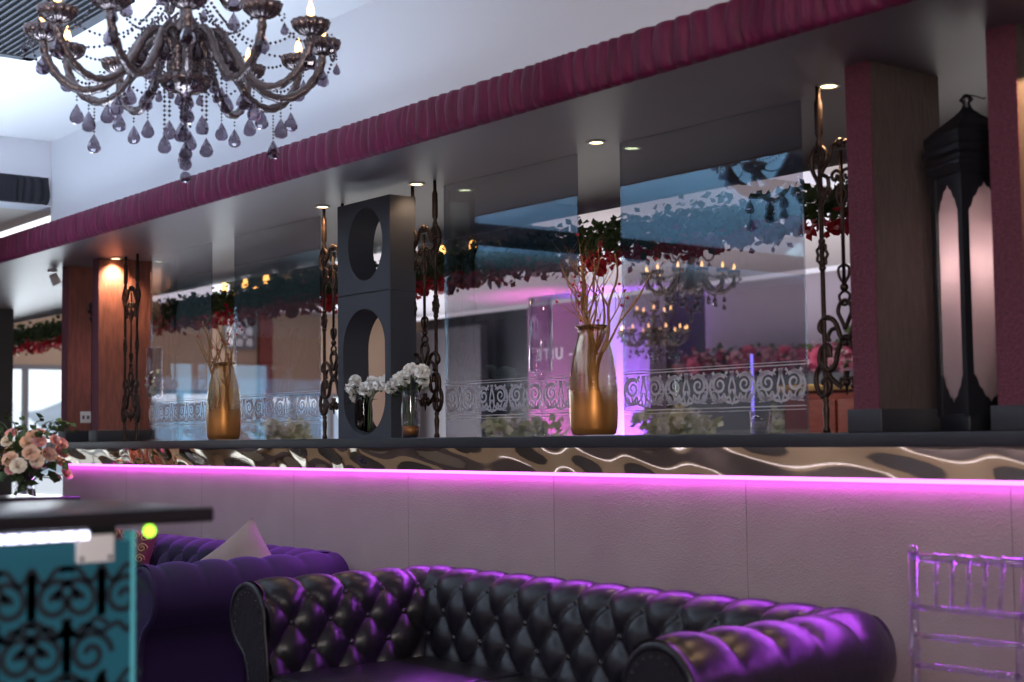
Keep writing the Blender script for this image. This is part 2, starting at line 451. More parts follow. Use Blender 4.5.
# ------------------------------------------------------------------ mirror band + LED
mb = MB(); n = 900; m = 7; x0, x1 = -8.85, 2.4
def wv(x, z):
    return (.0045 * math.sin(x * 9 + 3 * math.sin(x * 2.1)) + .003 * math.sin(x * 19 + z * 30 + 2 * math.sin(x * 3.3)) + .0035 * math.sin(x * 4.3 + 1 + z * 45)) * (.55 if x > -4.6 else .9)
vs = []
for i in range(n + 1):
    x = x0 + (x1 - x0) * i / n
    for k in range(m):
        z = 1.084 + .091 * k / (m - 1)
        vs.append((x, -.030 + wv(x, z), z))
mb.add(vs, [(i * m + k, i * m + k + 1, (i + 1) * m + k + 1, (i + 1) * m + k) for i in range(n) for k in range(m - 1)])
tag(mb.build('mirror_band', 'chrome'), 'rippled gold-tinted mirror metal band just under the dark ledge', 'metal band')
tag(bx(-8.85, 2.4, -.026, -.004, 1.071, 1.083).build('led_strip', 'led_magenta'), 'glowing magenta LED strip running below the mirror band', 'light strip')
tag(bx(-12, 2.2, -6.38, -6.36, 1.0, 1.03).build('led_strip', 'led_white'), 'white LED line along the wall opposite the partition', 'light strip')

# ------------------------------------------------------------------ wall fins
def fin(x, label, side='fin_brown'):
    t = thing('pillar', label, 'pillar', (x, -.03, 1.218))
    bx(-.045, .045, .006, .345, .066, 1.10).build('panel', side, t)
    bx(-.045, .045, 0, .006, .066, 1.10).build('front_facing', 'fin_maroon', t)
    bx(-.062, .062, -.012, .357, 0, .068).build('plinth', 'plinth', t, bevel=.003)
    return t
fin(-8.765, 'reddish-lit textured fin pillar at the left end of the ledge', 'fin_warm_lit')
fB = fin(-8.285, 'orange-lit fin pillar beside the iron grille at left', 'fin_warm_lit')
fin(-2.645, 'brown and maroon fin pillar left of the hanging lantern at right')
fin(-2.165, 'maroon fin pillar at the right edge of the frame')
t = thing('wall_socket', 'white power socket on the side of the leftmost pillar', 'socket', (-8.72, .09, 1.335))
bx(0, .008, -.034, .034, 0, .072).build('plate', 'socket_white', t, bevel=.002)
sl = MB()
for q in (-.015, .015): bx(.008, .0095, q - .008, q + .008, .024, .046).build('outlet', 'vent_grey', t)

# ------------------------------------------------------------------ etched smoked glass panels
def etch_band(x0, x1):
    e = MB(); L = x1 - x0
    for z in (1.296, 1.308, 1.444, 1.454): e.ribbon([(x0 + .004, z), (x1 - .004, z)], .0035 if z in (1.308, 1.444) else .002)
    zc = 1.376; H = .062
    nU = max(2, round(L / .21)); U = L / nU
    wd = lambda a, b: (lambda t: 1.3 * (a + (b - a) * t))
    for k in range(nU):
        c = x0 + U * (k + .5)
        for s in (-1, 1):
            q = lambda pts: [(c + s * px, zc + pz) for px, pz in pts]
            # big C-scroll with inner volute
            e.ribbon(q(spiral(.056, .004, .052, .044, -PI * .95, PI * .55)), wd(.006, .009))
            e.ribbon(q(spiral(.058, .012, .036, .006, PI * .75, -PI * 2.4, 34)), wd(.010, .004))
            e.ribbon(q(bez([(.0, -.058), (.012, -.03), (.014, .0), (.006, .028), (0, .055)], 6)), wd(.004, .007))
            e.ribbon(q(bez([(.004, -.05), (.028, -.045), (.036, -.02), (.048, -.03), (.07, -.045), (.098, -.052)], 6)), wd(.008, .003))
            e.ribbon(q(bez([(.062, -.05), (.06, -.03), (.07, -.012)], 6)), wd(.009, .002))
            e.ribbon(q(bez([(.075, -.052), (.078, -.03), (.09, -.016)], 6)), wd(.009, .002))
            e.ribbon(q(bez([(.045, -.048), (.044, -.032), (.036, -.02)], 6)), wd(.008, .002))
            e.ribbon(q(bez([(.02, .056), (.03, .048), (.022, .036)], 6)), wd(.009, .003))
            e.ribbon(q(bez([(.09, .056), (.084, .046), (.094, .034), (.102, .03)], 6)), wd(.010, .003))
            e.ribbon(q(spiral(.094, .0, .016, .003, PI * .5, PI * 3)), .004)
            e.ribbon(q(spiral(.088, -.036, .013, .003, 0, PI * 2.5)), .004)
        e.ribbon([(c, zc + .03), (c, zc + .058)], wd(.003, .016))
    return e
def glass_panel(x0, x1, label):
    cx = (x0 + x1) / 2
    t = thing('glass_panel', label, 'glass panel', (cx, .2, 1.218))
    bx(x0 - cx, x1 - cx, 0, .008, 0, 1.10).build('pane', 'panel_glass', t)
    for ex in (x0 - cx, x1 - cx - .003): bx(ex, ex + .003, -.0005, .0085, 0, 1.1).build('edge', 'clear_glass', t)
    e = etch_band(x0, x1); e.xf(Matrix.Translation((-cx, -.002, -1.218)))
    e.build('etched_border', 'etch', t)
glass_panel(-8.02, -7.24, 'smoked mirror-glass panel next to the left pillars')
glass_panel(-6.97, -6.09, 'smoked mirror-glass panel left of the black oval-cutout column')
glass_panel(-5.05, -4.172, 'smoked mirror-glass panel between the black column and the gold vase')
glass_panel(-3.925, -3.055, 'smoked mirror-glass panel right of the gold vase')

# ------------------------------------------------------------------ black column with openings
def plate_with_hole(outer, hole, y0, y1):
    """outer and hole: same number of points; ring plate extruded along y"""
    n = len(outer); vs = []
    for yv in (y0, y1):
        vs += [(x, yv, z) for x, z in outer] + [(x, yv, z) for x, z in hole]
    fs = []
    for i in range(n):
        j = (i + 1) % n; o = 2 * n
        fs += [(i, j, n + j, n + i), (o + i, o + n + i, o + n + j, o + j), (i, o + i, o + j, j), (n + i, n + j, o + n + j, o + n + i)]
    return MB().add(vs, fs, False)
def rect_ray(hole, w0, w1, z0, z1):
    cx = sum(p[0] for p in hole) / len(hole); cz = sum(p[1] for p in hole) / len(hole); out = []
    for x, z in hole:
        dx, dz = x - cx, z - cz
        t = min(((w1 - cx) / dx if dx > 1e-6 else (w0 - cx) / dx if dx < -1e-6 else 9e9), ((z1 - cz) / dz if dz > 1e-6 else (z0 - cz) / dz if dz < -1e-6 else 9e9))
        out.append((cx + dx * t, cz + dz * t))
    # snap nearest points to the corners
    for cxn, czn in ((w0, z0), (w1, z0), (w0, z1), (w1, z1)):
        k = min(range(len(out)), key=lambda i: (out[i][0] - cxn) ** 2 + (out[i][1] - czn) ** 2); out[k] = (cxn, czn)
    return out
t = thing('display_column', 'charcoal black display column of two stacked boxes with oval cutouts', 'column', (-5.342, -.03, 1.218))
h = []
for k in range(48):                           # stadium opening
    a = 2 * PI * k / 48; c = math.cos(a); s_ = math.sin(a)
    h.append((.168 * c, .292 + .168 * s_ + (.110 if s_ > 0 else -.110 if s_ < 0 else 0)))
plate_with_hole(rect_ray(h, -.212, .212, 0, .636), h, 0, .135).build('lower_box', 'box_grey', t)
h = [(.015 + .138 * math.cos(2 * PI * k / 48), .857 + .162 * math.sin(2 * PI * k / 48)) for k in range(48)]
plate_with_hole(rect_ray(h, -.212, .212, .642, 1.052), h, 0, .135).build('upper_box', 'box_grey', t)
bx(-.208, .208, .004, .131, .636, .642).build('joint', 'lantern_black', t)

# ------------------------------------------------------------------ iron grilles
def tb(mb, pts, r, x=0, seg=6, mirror=False):
    for s in ((1, -1) if mirror else (1,)):
        mb.tube([(s * px, 0, pz) for px, pz in pts], r, seg)
def iron_grille(x, y, label):
    t = thing('iron_grille', label, 'iron grille', (x, y, 1.218), 0, 'wrought iron grilles on the ledge')
    B = .083
    for s in (-1, 1):
        b = MB()
        b.lathe([(.0001, 0), (.011, 0), (.013, .01), (.008, .02), (.010, .05), (.012, .075), (.007, .09), (.012, .1), (.007, .11), (.0078, .13),
                 (.0078, .90), (.012, .905), (.012, .915), (.007, .93), (.013, .945), (.013, 1.045), (.008, 1.06), (.008, 1.10), (.0001, 1.10)], 10, (s * B, 0, 0))
        b.build('bar', 'iron', t)
        r = MB()                                # rosette ring on the bar
        r.tube([(s * B + (.022 + .004 * math.cos(7 * q * PI / 14)) * math.cos(q * PI / 14) * .85, 0, .56 + (.034 + .004 * math.cos(7 * q * PI / 14)) * math.sin(q * PI / 14)) for q in range(28)], .0055, 6, True)
        r.ball((s * B, 0, .518), .012).ball((s * B, 0, .602), .012)
        r.build('ring', 'iron', t)
        q = lambda pts: [(s * px, pz) for px, pz in pts]
        sc = MB()                               # head scrolls
        tb(sc, q(bez([(B, .71), (B + .005, .78), (B + .028, .83), (B + .03, .875), (B + .008, .905), (B - .022, .89), (B - .025, .86), (B - .008, .845), (B + .006, .86)], 6)), .0080)
        tb(sc, q(bez([(B, .72), (B - .03, .765), (B - .03, .80), (B - .008, .82), (.045, .86), (.03, .90), (.012, .905), (.012, .885)], 6)), .0072)
        tb(sc, q(spiral(B - .03, .755, .022, .006, -PI / 2, PI * 1.6)), .0062)
        tb(sc, q(spiral(B + .012, .868, .020, .005, PI * .5, PI * 2.6)), .0055); tb(sc, q(spiral(.022, .80, .022, .005, PI, -PI * 1.2)), .006); tb(sc, q(bez([(0, .70), (.02, .74), (.0, .78)], 5)), .006)
        sc.ball((s * (B + .034), 0, .855), .010).build('head_scroll', 'iron', t)
        sc = MB()                               # heart and lower scrolls
        tb(sc, q(bez([(.0, .41), (.018, .40), (.026, .375), (.012, .345), (0, .32)], 6)), .0072)
        tb(sc, q(bez([(.0, .27), (.02, .30), (.04, .345), (.07, .36), (.095, .348), (.1, .325), (.088, .315)], 6)), .0090)
        tb(sc, q(bez([(.035, .325), (.055, .32), (.068, .30), (.062, .285)], 6)), .0072)
        tb(sc, q(bez([(.0, .30), (.028, .26), (.045, .205), (.075, .195), (B + .02, .215), (B + .012, .265), (B - .018, .27), (B - .02, .235)], 6)), .0090)
        tb(sc, q(bez([(.02, .14), (.06, .17), (.09, .215), (.115, .19), (.118, .15), (.098, .115), (.07, .125), (.066, .155), (.086, .165), (.094, .15)], 6)), .0090)
        sc.build('lower_scroll', 'iron', t)
    c = MB(); tb(c, [(0, .46), (0, .88)], .0065); c.ball((0, 0, .905), .016); c.ball((0, 0, .45), .014)
    tb(c, bez([(.0, .46), (.018, .485), (.02, .51), (.005, .52)], 5), .005, mirror=True)
    tb(c, bez([(.0, .44), (.02, .425), (.012, .40), (.0, .395)], 5), .005, mirror=True)
    c.build('centre_bar', 'iron', t)
    f = MB(); f.ball((0, 0, .155), .014); tb(f, [(0, .19), (0, .115)], [.011, .003]); tb(f, bez([(0, .16), (.02, .168), (.026, .15)], 4), .006, mirror=True)
    f.build('fleur', 'iron', t)
iron_grille(-8.02, .08, 'dark wrought iron scroll grille beside the orange-lit left pillar')
iron_grille(-5.80, .10, 'wrought iron scroll grille just left of the black cutout column')
iron_grille(-5.06, .10, 'wrought iron scroll grille just right of the black cutout column')
iron_grille(-2.815, .10, 'wrought iron scroll grille left of the maroon pillar at right')

# ------------------------------------------------------------------ lanterns in the pillar niches
def lantern(x, y, label, rot):
    t = thing('lantern', label, 'lantern', (x, y, 1.218), rot)
    s = .067
    bx(-s - .008, s + .008, -s - .008, s + .008, 0, .05).build('base', 'lantern_black', t, bevel=.004)
    fr = MB()
    for sx in (-1, 1):
        for sy in (-1, 1): fr.box(sx * s - .011, sx * s + .011, sy * s - .011, sy * s + .011, .04, .74)
    fr.build('frame', 'lantern_black', t)
    for k in range(4):
        R = Matrix.Rotation(k * PI / 2, 4, 'Z')
        p = bx(-s + .01, s - .01, -s - .001, -s + .002, .05, .74).xf(R); p.build('pane', 'lantern_glass', t)
        # scalloped arch top and bottom, cut from sheet
        for top in (1, 0):
            n = 24; poly = []
            for i in range(n + 1):
                u = -1 + 2 * i / n; w = s - .006
                hgt = .035 + .10 * abs(u) ** 1.5 + .010 * abs(math.sin(u * PI * 3.5))
                poly.append((u * w, (.745 - hgt) if top else (.045 + hgt)))
            edge = .745 if top else .045
            vs = []; fs = []
            for (a, z) in poly: vs += [(a, -s - .006, z), (a, -s - .006, edge)]
            m = MB().add(vs, [(2 * i, 2 * i + 1, 2 * i + 3, 2 * i + 2) for i in range(n)], False).xf(R)
            m.build('arch', 'lantern_black', t)
    r2 = math.sqrt(2); mbr = MB()
    zc = lambda z: z if z < .815 else .815 + (z - .815) * .70
    mbr.lathe([(q * r2, zc(z)) for q, z in ((.078, .735), (.088, .76), (.088, .77), (.080, .775), (.082, .79), (.094, .80), (.094, .815), (.086, .83), (.090, .85), (.089, .875), (.07, .905), (.045, .935), (.026, .96), (.014, .98), (.009, .995), (.0001, .996))], 4, (0, 0, 0))
    mbr.sm = [False] * len(mbr.f); mbr.xf(Matrix.Rotation(PI / 4, 4, 'Z')); mbr.build('roof', 'lantern_black', t)
    MB().lathe([(.008, .932), (.014, .944), (.010, .950), (.022, .962), (.010, .976), (.0001, .98)], 8).build('finial', 'lantern_black', t)
    MB().tube([(0, 0, .977), (.03, .01, .967), (.06, .02, .952), (.065, .02, .957)], .002, 4).build('hook', 'lantern_black', t)
    MB().lathe([(.0001, .05), (.03, .05), (.03, .16), (.028, .165), (.0001, .165)], 16).build('candle', 'white_petal', t)
    L = bpy.data.lights.new('candle', 'POINT'); L.energy = 1.5; L.color = (1., .82, .80); L.shadow_soft_size = .03  # added lamp above the unlit candle, makes the frosted panes glow
    o = bpy.data.objects.new('lantern_pane_fill', L); COL.objects.link(o); o.location = (x, y, 1.218 + .48)
    return t
lantern(-2.385, .135, 'tall black lantern with scalloped panes between the right pillars', math.radians(-23))
lantern(-8.52, .16, 'tall black lantern half hidden between the left pillars', math.radians(10))

# ------------------------------------------------------------------ vases, branches, candle glasses
def gold_vase(x, y, label):
    t = thing('vase', label, 'vase', (x, y, 1.218))
    prof = [(.0001, .002), (.070, .002), (.080, .008), (.086, .03), (.088, .09), (.088, .16), (.084, .22), (.076, .28), (.064, .33), (.055, .36), (.052, .375), (.054, .388), (.060, .392), (.062, .40), (.056, .401), (.050, .385)]
    MB().lathe(prof, 40).build('body', 'ombre_glass', t)
    MB().tube([(.060 * math.cos(q * PI / 16), .060 * math.sin(q * PI / 16), .398) for q in range(32)], .004, 6, True).build('rim', 'ombre_glass', t)
    return t
BERRY = MB().ball((0, 0, 0), .006, 6, 4).mesh('berry', 'berry')
def willow(seed, base, lean, H, group, label, spread=.45):
    r = random.Random(seed); mb = MB(); by = []
    def grow(p, d, L, rad, depth):
        n = max(6, int(L / .028)); pts = [tuple(p)]; rs = [rad]; q = Vector(p); dd = Vector(d).normalized()
        ph = r.random() * 6; kids = []
        for i in range(n):
            dd = dd + Vector((math.sin(ph + i * .9) * .16, math.cos(ph * 1.3 + i * .7) * .13, .05)) + Vector((r.uniform(-.1, .1), r.uniform(-.1, .1), 0))
            dd.normalize(); q = q + dd * L / n; pts.append(tuple(q)); rs.append(rad * (1 - .72 * (i + 1) / n))
            if depth < 3 and i > n * (.38 if depth == 0 else .2) and r.random() < (.36 if depth == 0 else .34):
                kids.append((q.copy(), dd.copy(), L * (1 - i / n) * r.uniform(.45, .8) + .05, rs[-1] * .75))
        mb.tube(pts, rs, 6 if depth < 2 else 4)
        for kp, kd, kl, kr in kids:
            side = Vector((r.uniform(-1, 1), r.uniform(-.7, .7), .35)).normalized()
            grow(kp, kd * .7 + side * .75, kl, kr, depth + 1)
            if r.random() < .25: by.append(tuple(kp + side * .012))
    grow(base, lean, H, .0105, 0)
    o = mb.build('branch', 'branch'); tag(o, label, 'branch', group)
    for p in by: link('berry', BERRY, o, p)
gold_vase(-3.905, .03, 'large gold ombre glass vase holding bare branches between the two right glass panels')
gold_vase(-6.765, .03, 'smaller-looking gold ombre glass vase with twigs left of the black column')
for k, (dx, dy, lx, ly, H) in enumerate(((-.02, 0, -.20, .02, .62), (.01, .01, .0, -.05, .66), (.02, -.01, .20, .05, .66), (0, .02, .10, -.10, .62), (-.01, -.01, -.08, .08, .54))):
    willow(20 + k, (-3.905 + dx, .03 + dy, 1.235), (lx, ly, 1), H, 'bare branches in the large gold vase', 'bare curly branch standing in the gold vase right of centre')
for k, (dx, dy, lx, ly, H) in enumerate(((-.02, 0, -.20, .02, .62), (.01, .01, .05, -.05, .60), (.02, 0, .22, .03, .55), (0, .02, -.05, -.08, .5))):
    willow(60 + k, (-6.765 + dx, .03 + dy, 1.235), (lx, ly, 1), H, 'bare branches in the left gold vase', 'bare curly branch standing in the gold vase left of the black column')
def petals(mb, R, rings, rs, tilt0=.15, tilt1=1.2, ruff=.0):
    """cupped petals around an axis"""
    for k in range(rings):
        f = (k + .4) / rings; n = 4 + 2 * k
        for i in range(n):
            a = 2 * PI * (i + .5 * (k % 2)) / n + rs.uniform(-.15, .15)
            tl = tilt0 + (tilt1 - tilt0) * f; w = R * (.45 + .5 * f); L = R * (.75 + .35 * f)
            vs = []
            for u in range(4):
                for v in (-1, -.33, .33, 1):
                    uu_ = u / 3
                    rad = R * .10 + L * uu_ * math.sin(tl) + (.12 * R * uu_ ** 3) - abs(v) * .12 * R
                    zz = L * uu_ * math.cos(tl) - .10 * R * uu_ ** 3 + rs.uniform(-1, 1) * ruff * R * (u > 1)
                    ta = a + v * (w / max(rad + .35 * R, .3 * R)) * math.sin(PI * (.22 + .55 * uu_)) * .75
                    vs.append((rad * math.cos(ta), rad * math.sin(ta), zz))
            mb.add(vs, [(u * 4 + v, u * 4 + v + 1, u * 4 + v + 5, u * 4 + v + 4) for u in range(3) for v in range(3)])
    return mb
ROSE = {}
for nm in ('rose_pink', 'rose_peach', 'rose_cream', 'red_petal', 'pink_petal', 'dark_pink_petal', 'mauve_petal'):
    ROSE[nm] = petals(MB(), .035, 4, random.Random(3)).mesh('rose_' + nm, nm)
def carnation(R, n, seed):
    mb = MB(); r = random.Random(seed)
    for k in range(n):
        z = 1 - 1.45 * (k + .5) / n; a = k * 2.39996; q = math.sqrt(1 - z * z)
        d = Vector((q * math.cos(a), q * math.sin(a), z)); u = d.orthogonal().normalized(); v = d.cross(u)
        tw = r.uniform(0, 6); u, v = u * math.cos(tw) + v * math.sin(tw), v * math.cos(tw) - u * math.sin(tw)
        w = R * .55; vs = []
        for i in range(3):
            for j in range(4):
                f = i / 2; g = (j - 1.5) / 1.5
                vs.append(d * R * (.35 + .62 * f + r.uniform(-.08, .08) * f) + u * w * g * (.35 + .65 * f) + v * R * (.25 * f * f + r.uniform(-.10, .10) * f))
        mb.add(vs, [(i * 4 + j, i * 4 + j + 1, i * 4 + j + 5, i * 4 + j + 4) for i in range(2) for j in range(3)])
    return mb
CARN = carnation(.032, 46, 5).mesh('white_bloom', 'white_petal')
def head(name, me, parent, loc, dirv, sc=1.):
    o = link(name, me, parent, loc); o.rotation_mode = 'QUATERNION'
    o.rotation_quaternion = Vector((0, 0, 1)).rotation_difference(Vector(dirv).normalized()); o.scale = (sc,) * 3
    return o
def white_vase(x, y, where, body_mat, seed, sp, blooms):
    t = thing('vase', f'small clear tumbler vase of white flowers {where}', 'vase', (x, y, 1.218)) if body_mat != 'smoked_vase' else \
        thing('vase', f'small dark glass vase of white flowers {where}', 'vase', (x, y, 1.218))
    MB().lathe([(.0001, 0), (.034, 0), (.037, .004), (.040, .06), (.041, .12), (.037, .17), (.034, .2), (.032, .2), (.035, .17), (.038, .10), (.035, .012), (.0001, .010)], 24).build('body', body_mat, t)
    MB().lathe([(.0001, .012), (.034, .012), (.036, .05), (.0001, .05)], 20).build('water', 'ombre_glass' if body_mat != 'smoked_vase' else 'smoked_vase', t)
    r = random.Random(seed)
    for k, (dx, dy, dz) in enumerate(blooms):
        fl = thing('white_flower', f'white ruffled flower in the vase {where}', 'flower', (x + dx, y + dy, 1.218 + dz), 0, f'white flowers in the vase {where}')
        d = Vector((dx, dy - .02, .06))
        head('bloom', CARN, fl, (0, 0, 0), d, 1.0 * r.uniform(.85, 1.1))
        bpt = Vector((-dx * .75, -dy * .75, .03 - dz))
        MB().tube(bez([tuple(bpt), tuple(Vector((-dx * .6, -dy * .6, .18 - dz))), (0, 0, -.005)], 6), .0025, 5).build('stem', 'green_stem', fl)
        lf = MB(); a = r.random() * 6
        for q in (0, 2.2): lf.add([(0, 0, -.02), (.02 * math.cos(a + q) - .006, .02 * math.sin(a + q), -.035), (.05 * math.cos(a + q), .05 * math.sin(a + q), -.03), (.02 * math.cos(a + q) + .006, .02 * math.sin(a + q) + .008, -.03)], [(0, 1, 2, 3)])
        lf.build('leaf', 'leaf', fl)
white_vase(-4.985, -.03, 'standing just right of the black column', 'clear_glass', 1, .07,
           [(-.115, -.02, .215), (-.05, -.03, .235), (-.02, .02, .285), (.03, -.02, .275), (.06, .02, .235), (.0, -.04, .245), (.085, 0, .27), (-.09, .02, .245)])
white_vase(-5.445, .035, 'inside the lower oval cutout of the column', 'smoked_vase', 2, .07,
           [(-.04, -.03, .225), (-.005, -.04, .255), (.05, -.02, .215), (.10, -.02, .24), (.15, -.01, .235), (.0, .02, .205), (-.05, -.01, .19), (.19, 0, .245)])
def candle_glass(x, y, label, flowers):
    t = thing('candle_holder', label, 'candle holder', (x, y, 1.218))
    MB().lathe([(.0001, .245), (.04, .245), (.046, .25), (.046, .53), (.044, .53), (.044, .255), (.0001, .252)], 28).build('cylinder', 'clear_glass', t)
    MB().lathe([(.0001, 0), (.045, 0), (.045, .004), (.02, .012), (.007, .03), (.006, .14), (.007, .20), (.016, .225), (.034, .244), (.0001, .2445)], 24).build('stem', 'water_glass', t)
    if flowers:
        fm = MB(); r = random.Random(4)
        for k in range(26):
            p = Vector((r.uniform(-.03, .03), r.uniform(-.03, .03), r.uniform(.26, .40))); d = Vector((r.uniform(-1, 1), r.uniform(-1, 1), r.uniform(-.5, 1))).normalized() * .03
            s_ = d.orthogonal() * .3
            fm.add([p, p + d * .5 + s_, p + d, p + d * .5 - s_], [(0, 1, 2, 3)])
        o = fm.build('posy', 'pale_leaf'); o.location = (x, y, 1.218); tag(o, 'yellow green posy inside the stemmed glass by the left pillars', 'posy', kind='stuff')
candle_glass(-4.235, .06, 'tall clear glass cylinder on a stem left of the large gold vase', False)
candle_glass(-7.66, .06, 'clear stemmed glass cylinder holding a posy by the left pillars', True)

# ------------------------------------------------------------------ downlights, spot
def downlight(x, y, label, pw=14):
    t = thing('downlight', label, 'downlight', (x, y, 2.318), 0, 'downlights in the soffit')
    MB().lathe([(.034, .0), (.038, -.003), (.033, -.006), (.026, -.005), (.026, 0)], 20).build('ring', 'white_paint', t)
    MB().lathe([(.026, -.003), (.0001, -.0032)], 20).build('lamp_glow', 'downlight_glow', t)
    L = bpy.data.lights.new('spot', 'SPOT'); L.energy = pw; L.spot_size = math.radians(120); L.spot_blend = .8; L.color = (1., .66, .38); L.shadow_soft_size = .03
    o = bpy.data.objects.new('downlight_lamp', L); COL.objects.link(o); o.location = (x, y, 2.30)
downlight(-8.20, .06, 'small warm downlight above the left iron grille', 45)
downlight(-5.83, .06, 'small warm downlight above the grille left of the black column')
downlight(-5.07, .07, 'small warm downlight above the grille right of the black column', 5)
downlight(-3.955, .11, 'small warm downlight above the large gold vase')
downlight(-2.87, .12, 'small warm downlight beside the maroon pillar at right')
t = thing('spotlight', 'small white adjustable spotlight under the soffit at far left', 'spotlight', (-9.0, -.02, 2.318))
MB().lathe([(.0001, 0), (.03, 0), (.03, -.012), (.0001, -.012)], 14).build('mount', 'white_paint', t)
c = MB().lathe([(.0001, .0), (.025, 0), (.03, -.07), (.026, -.07), (.0001, -.05)], 14); c.xf(Matrix.Translation((0, 0, -.025)) @ Matrix.Rotation(.5, 4, 'X')); c.build('head', 'white_paint', t)

# ------------------------------------------------------------------ chesterfield sofas
def resample(p, n):
    d = [0]
    for i in range(1, len(p)): d.append(d[-1] + math.dist(p[i], p[i - 1]))
    out = []; j = 0
    for k in range(n):
        s = d[-1] * k / (n - 1)
        while j < len(p) - 2 and d[j + 1] < s: j += 1
        t = (s - d[j]) / max(d[j + 1] - d[j], 1e-9)
        out.append((p[j][0] + (p[j + 1][0] - p[j][0]) * t, p[j][1] + (p[j + 1][1] - p[j][1]) * t, s))
    return out
RC, RZ, RR = .14, .595, .115
PROF = [(0, .34), (.003, .42), (.012, .50), (.022, .555)] + [(RC + RR * math.cos(a), RZ + RR * math.sin(a)) for a in [PI * (1.02 - k * .0525) for k in range(26)]] + [(.165, .475), (.135, .42), (.125, .36), (.12, .10)]
PR = resample(PROF, 92)
TA, TB, S0, NR = .158, .092, .06, 4
def tuft(w, s):
    sN = S0 + TB * (NR - 1)
    if s < S0:
        k = max(0, s / S0); a = abs(math.sin(PI * w / TA)); return .030 * a ** .6 * (k ** .6)
    if s <= sN:
        q = (s - S0) / (2 * TB); p = w / TA
        return .034 * (abs(math.sin(PI * (p + q))) * abs(math.sin(PI * (p - q)))) ** .5
    d = (s - sN); off = .5 if (NR - 1) % 2 else 0
    a = abs(math.sin(PI * (w / TA + off)))
    fade = max(0, 1 - d / .27)
    return .034 * (a ** .42 * min(1, 1) * fade + .0 * d)
def chesterfield(root, W, D, mat, bmat, tight=True):
    hw, hd = W / 2 - .255, D / 2 - .255
    rn = lambda n, k: n if n < RC else RC + (n - RC) * (1 - .5 * k * k)
    def surf(w0, w1f, mapf, nw, w_off, both):
        mb = MB(); vs = []; ns = len(PR)
        for j in range(ns):
            n, z, s = PR[j]
            a = PR[max(j - 1, 0)]; b = PR[min(j + 1, ns - 1)]
            tn, tz = b[0] - a[0], b[1] - a[1]; l = math.hypot(tn, tz) or 1
            on, oz = -tz / l, tn / l                  # outward normal (towards seat / up)
            a0 = w0(n); a1 = w1f(n)
            for i in range(nw + 1):
                w = a0 + (a1 - a0) * i / nw
                h = tuft(w + w_off, s)
                edge = min(1, (w - a0) / .03 + .15) if tight == 'f' else 1
                k = max(0, 1 - (a1 - w) / .20, (1 - (w - a0) / .20) if both else 0)
                vs.append(mapf(w, rn(n + on * h * edge, k), z + oz * h * edge))
        mb.add(vs, [(j * (nw + 1) + i, j * (nw + 1) + i + 1, (j + 1) * (nw + 1) + i + 1, (j + 1) * (nw + 1) + i) for j in range(ns - 1) for i in range(nw)])
        return mb
    # world frame of each piece
    fb = lambda w, n, z: (w, hd + n, z)
    back = surf(lambda n: -hw - rn(n, 1), lambda n: hw + rn(n, 1), fb, int(W / .013), 0., True)
    bo = back.build('backrest', mat, root)
    parts = [(bo, fb, -hw, hw, 0.)]
    for s in (-1, 1):
        fa = (lambda s: lambda w, n, z: (s * (hw + n), w, z))(s)
        ao = surf(lambda n: -D / 2, lambda n: hd + rn(n, 1), fa, int(D / .013), .04, False).build('arm', mat, root)
        parts.append((ao, fa, -D / 2 + .06, hd - .02, .04))
        # front scroll facing
        out = [(n, z) for n, z, q in PR[::2]]
        lip = [(n, z) for n, z in out if z > .2]
        cx, cz = .10, .5
        poly = [(cx + (n - cx) * .93, .10 if z <= .1 else (cz + (z - cz) * .95)) for n, z in out] + [(.01, .10)]
        poly = [(s * (hw + n), z) for n, z in poly]
        fp = MB().prism(poly, -D / 2 - .012, -D / 2 + .02)
        fo = fp.build('arm_front', mat, ao)
        MB().tube([(s * (hw + n), -D / 2 - .004, z) for n, z in out] , .012, 8).build('piping', mat, ao)
        nh = MB()
        path = resample([(cx + (n - cx) * .80, cz + (z - cz) * .88) for n, z in out], 36)
        for n, z, q in path: nh.ball((s * (hw + n), -D / 2 - .012, z), .004, 5, 4)
        nh.build('nailhead_trim', bmat, ao)
    btn = MB().ball((0, 0, 0), .011, 8, 5).mesh('button', bmat)
    cnt = 0
    for par, fmap, w0, w1, off in parts:
        for j in range(NR):
            s = S0 + TB * j
            k = min(range(len(PR)), key=lambda i: abs(PR[i][2] - s)); n, z, _ = PR[k]
            a = PR[k - 1]; b = PR[k + 1]; tn, tz = b[0] - a[0], b[1] - a[1]; l = math.hypot(tn, tz)
            i = math.floor(w0 / TA) - 1
            while i * TA < w1 + TA:
                w = (i + (.5 if j % 2 else 0)) * TA - off; i += 1
                if w0 - n * (par is bo) < w < w1 + n:
                    link('button', btn, par, fmap(w, n - tz / l * .004, z + tn / l * .004)); cnt += 1
    # seat
    bx(-hw - .08, hw + .08, -D / 2 + .03, D / 2 - .08, .11, .275).build('seat_base', mat, root, bevel=.015)
    cw = 2 * hw / 3
    for k in range(3):
        x0 = -hw + cw * k + .003; x1 = x0 + cw - .006
        cm = MB(); nx, ny = 12, 14; y0, y1 = -D / 2 - .005, hd + .02
        bmx = bx(x0, x1, y0, y1, .275, .415).build('seat_cushion', mat, root, bevel=.022)
        MB().tube([(x0 + .012, y0 + .004, .408), (x1 - .012, y0 + .004, .408), (x1 - .005, y1, .408), (x0 + .005, y1, .408)], .006, 6, True).build('piping', mat, bmx)
    for sx in (-1, 1):
        for sy in (-1, 1):
            MB().lathe([(.0001, 0), (.025, 0), (.04, .03), (.045, .06), (.03, .09), (.04, .105), (.04, .115), (.0001, .115)], 16, (sx * (W / 2 - .15), sy * (D / 2 - .12), 0)).build('foot', 'foot_wood', root)
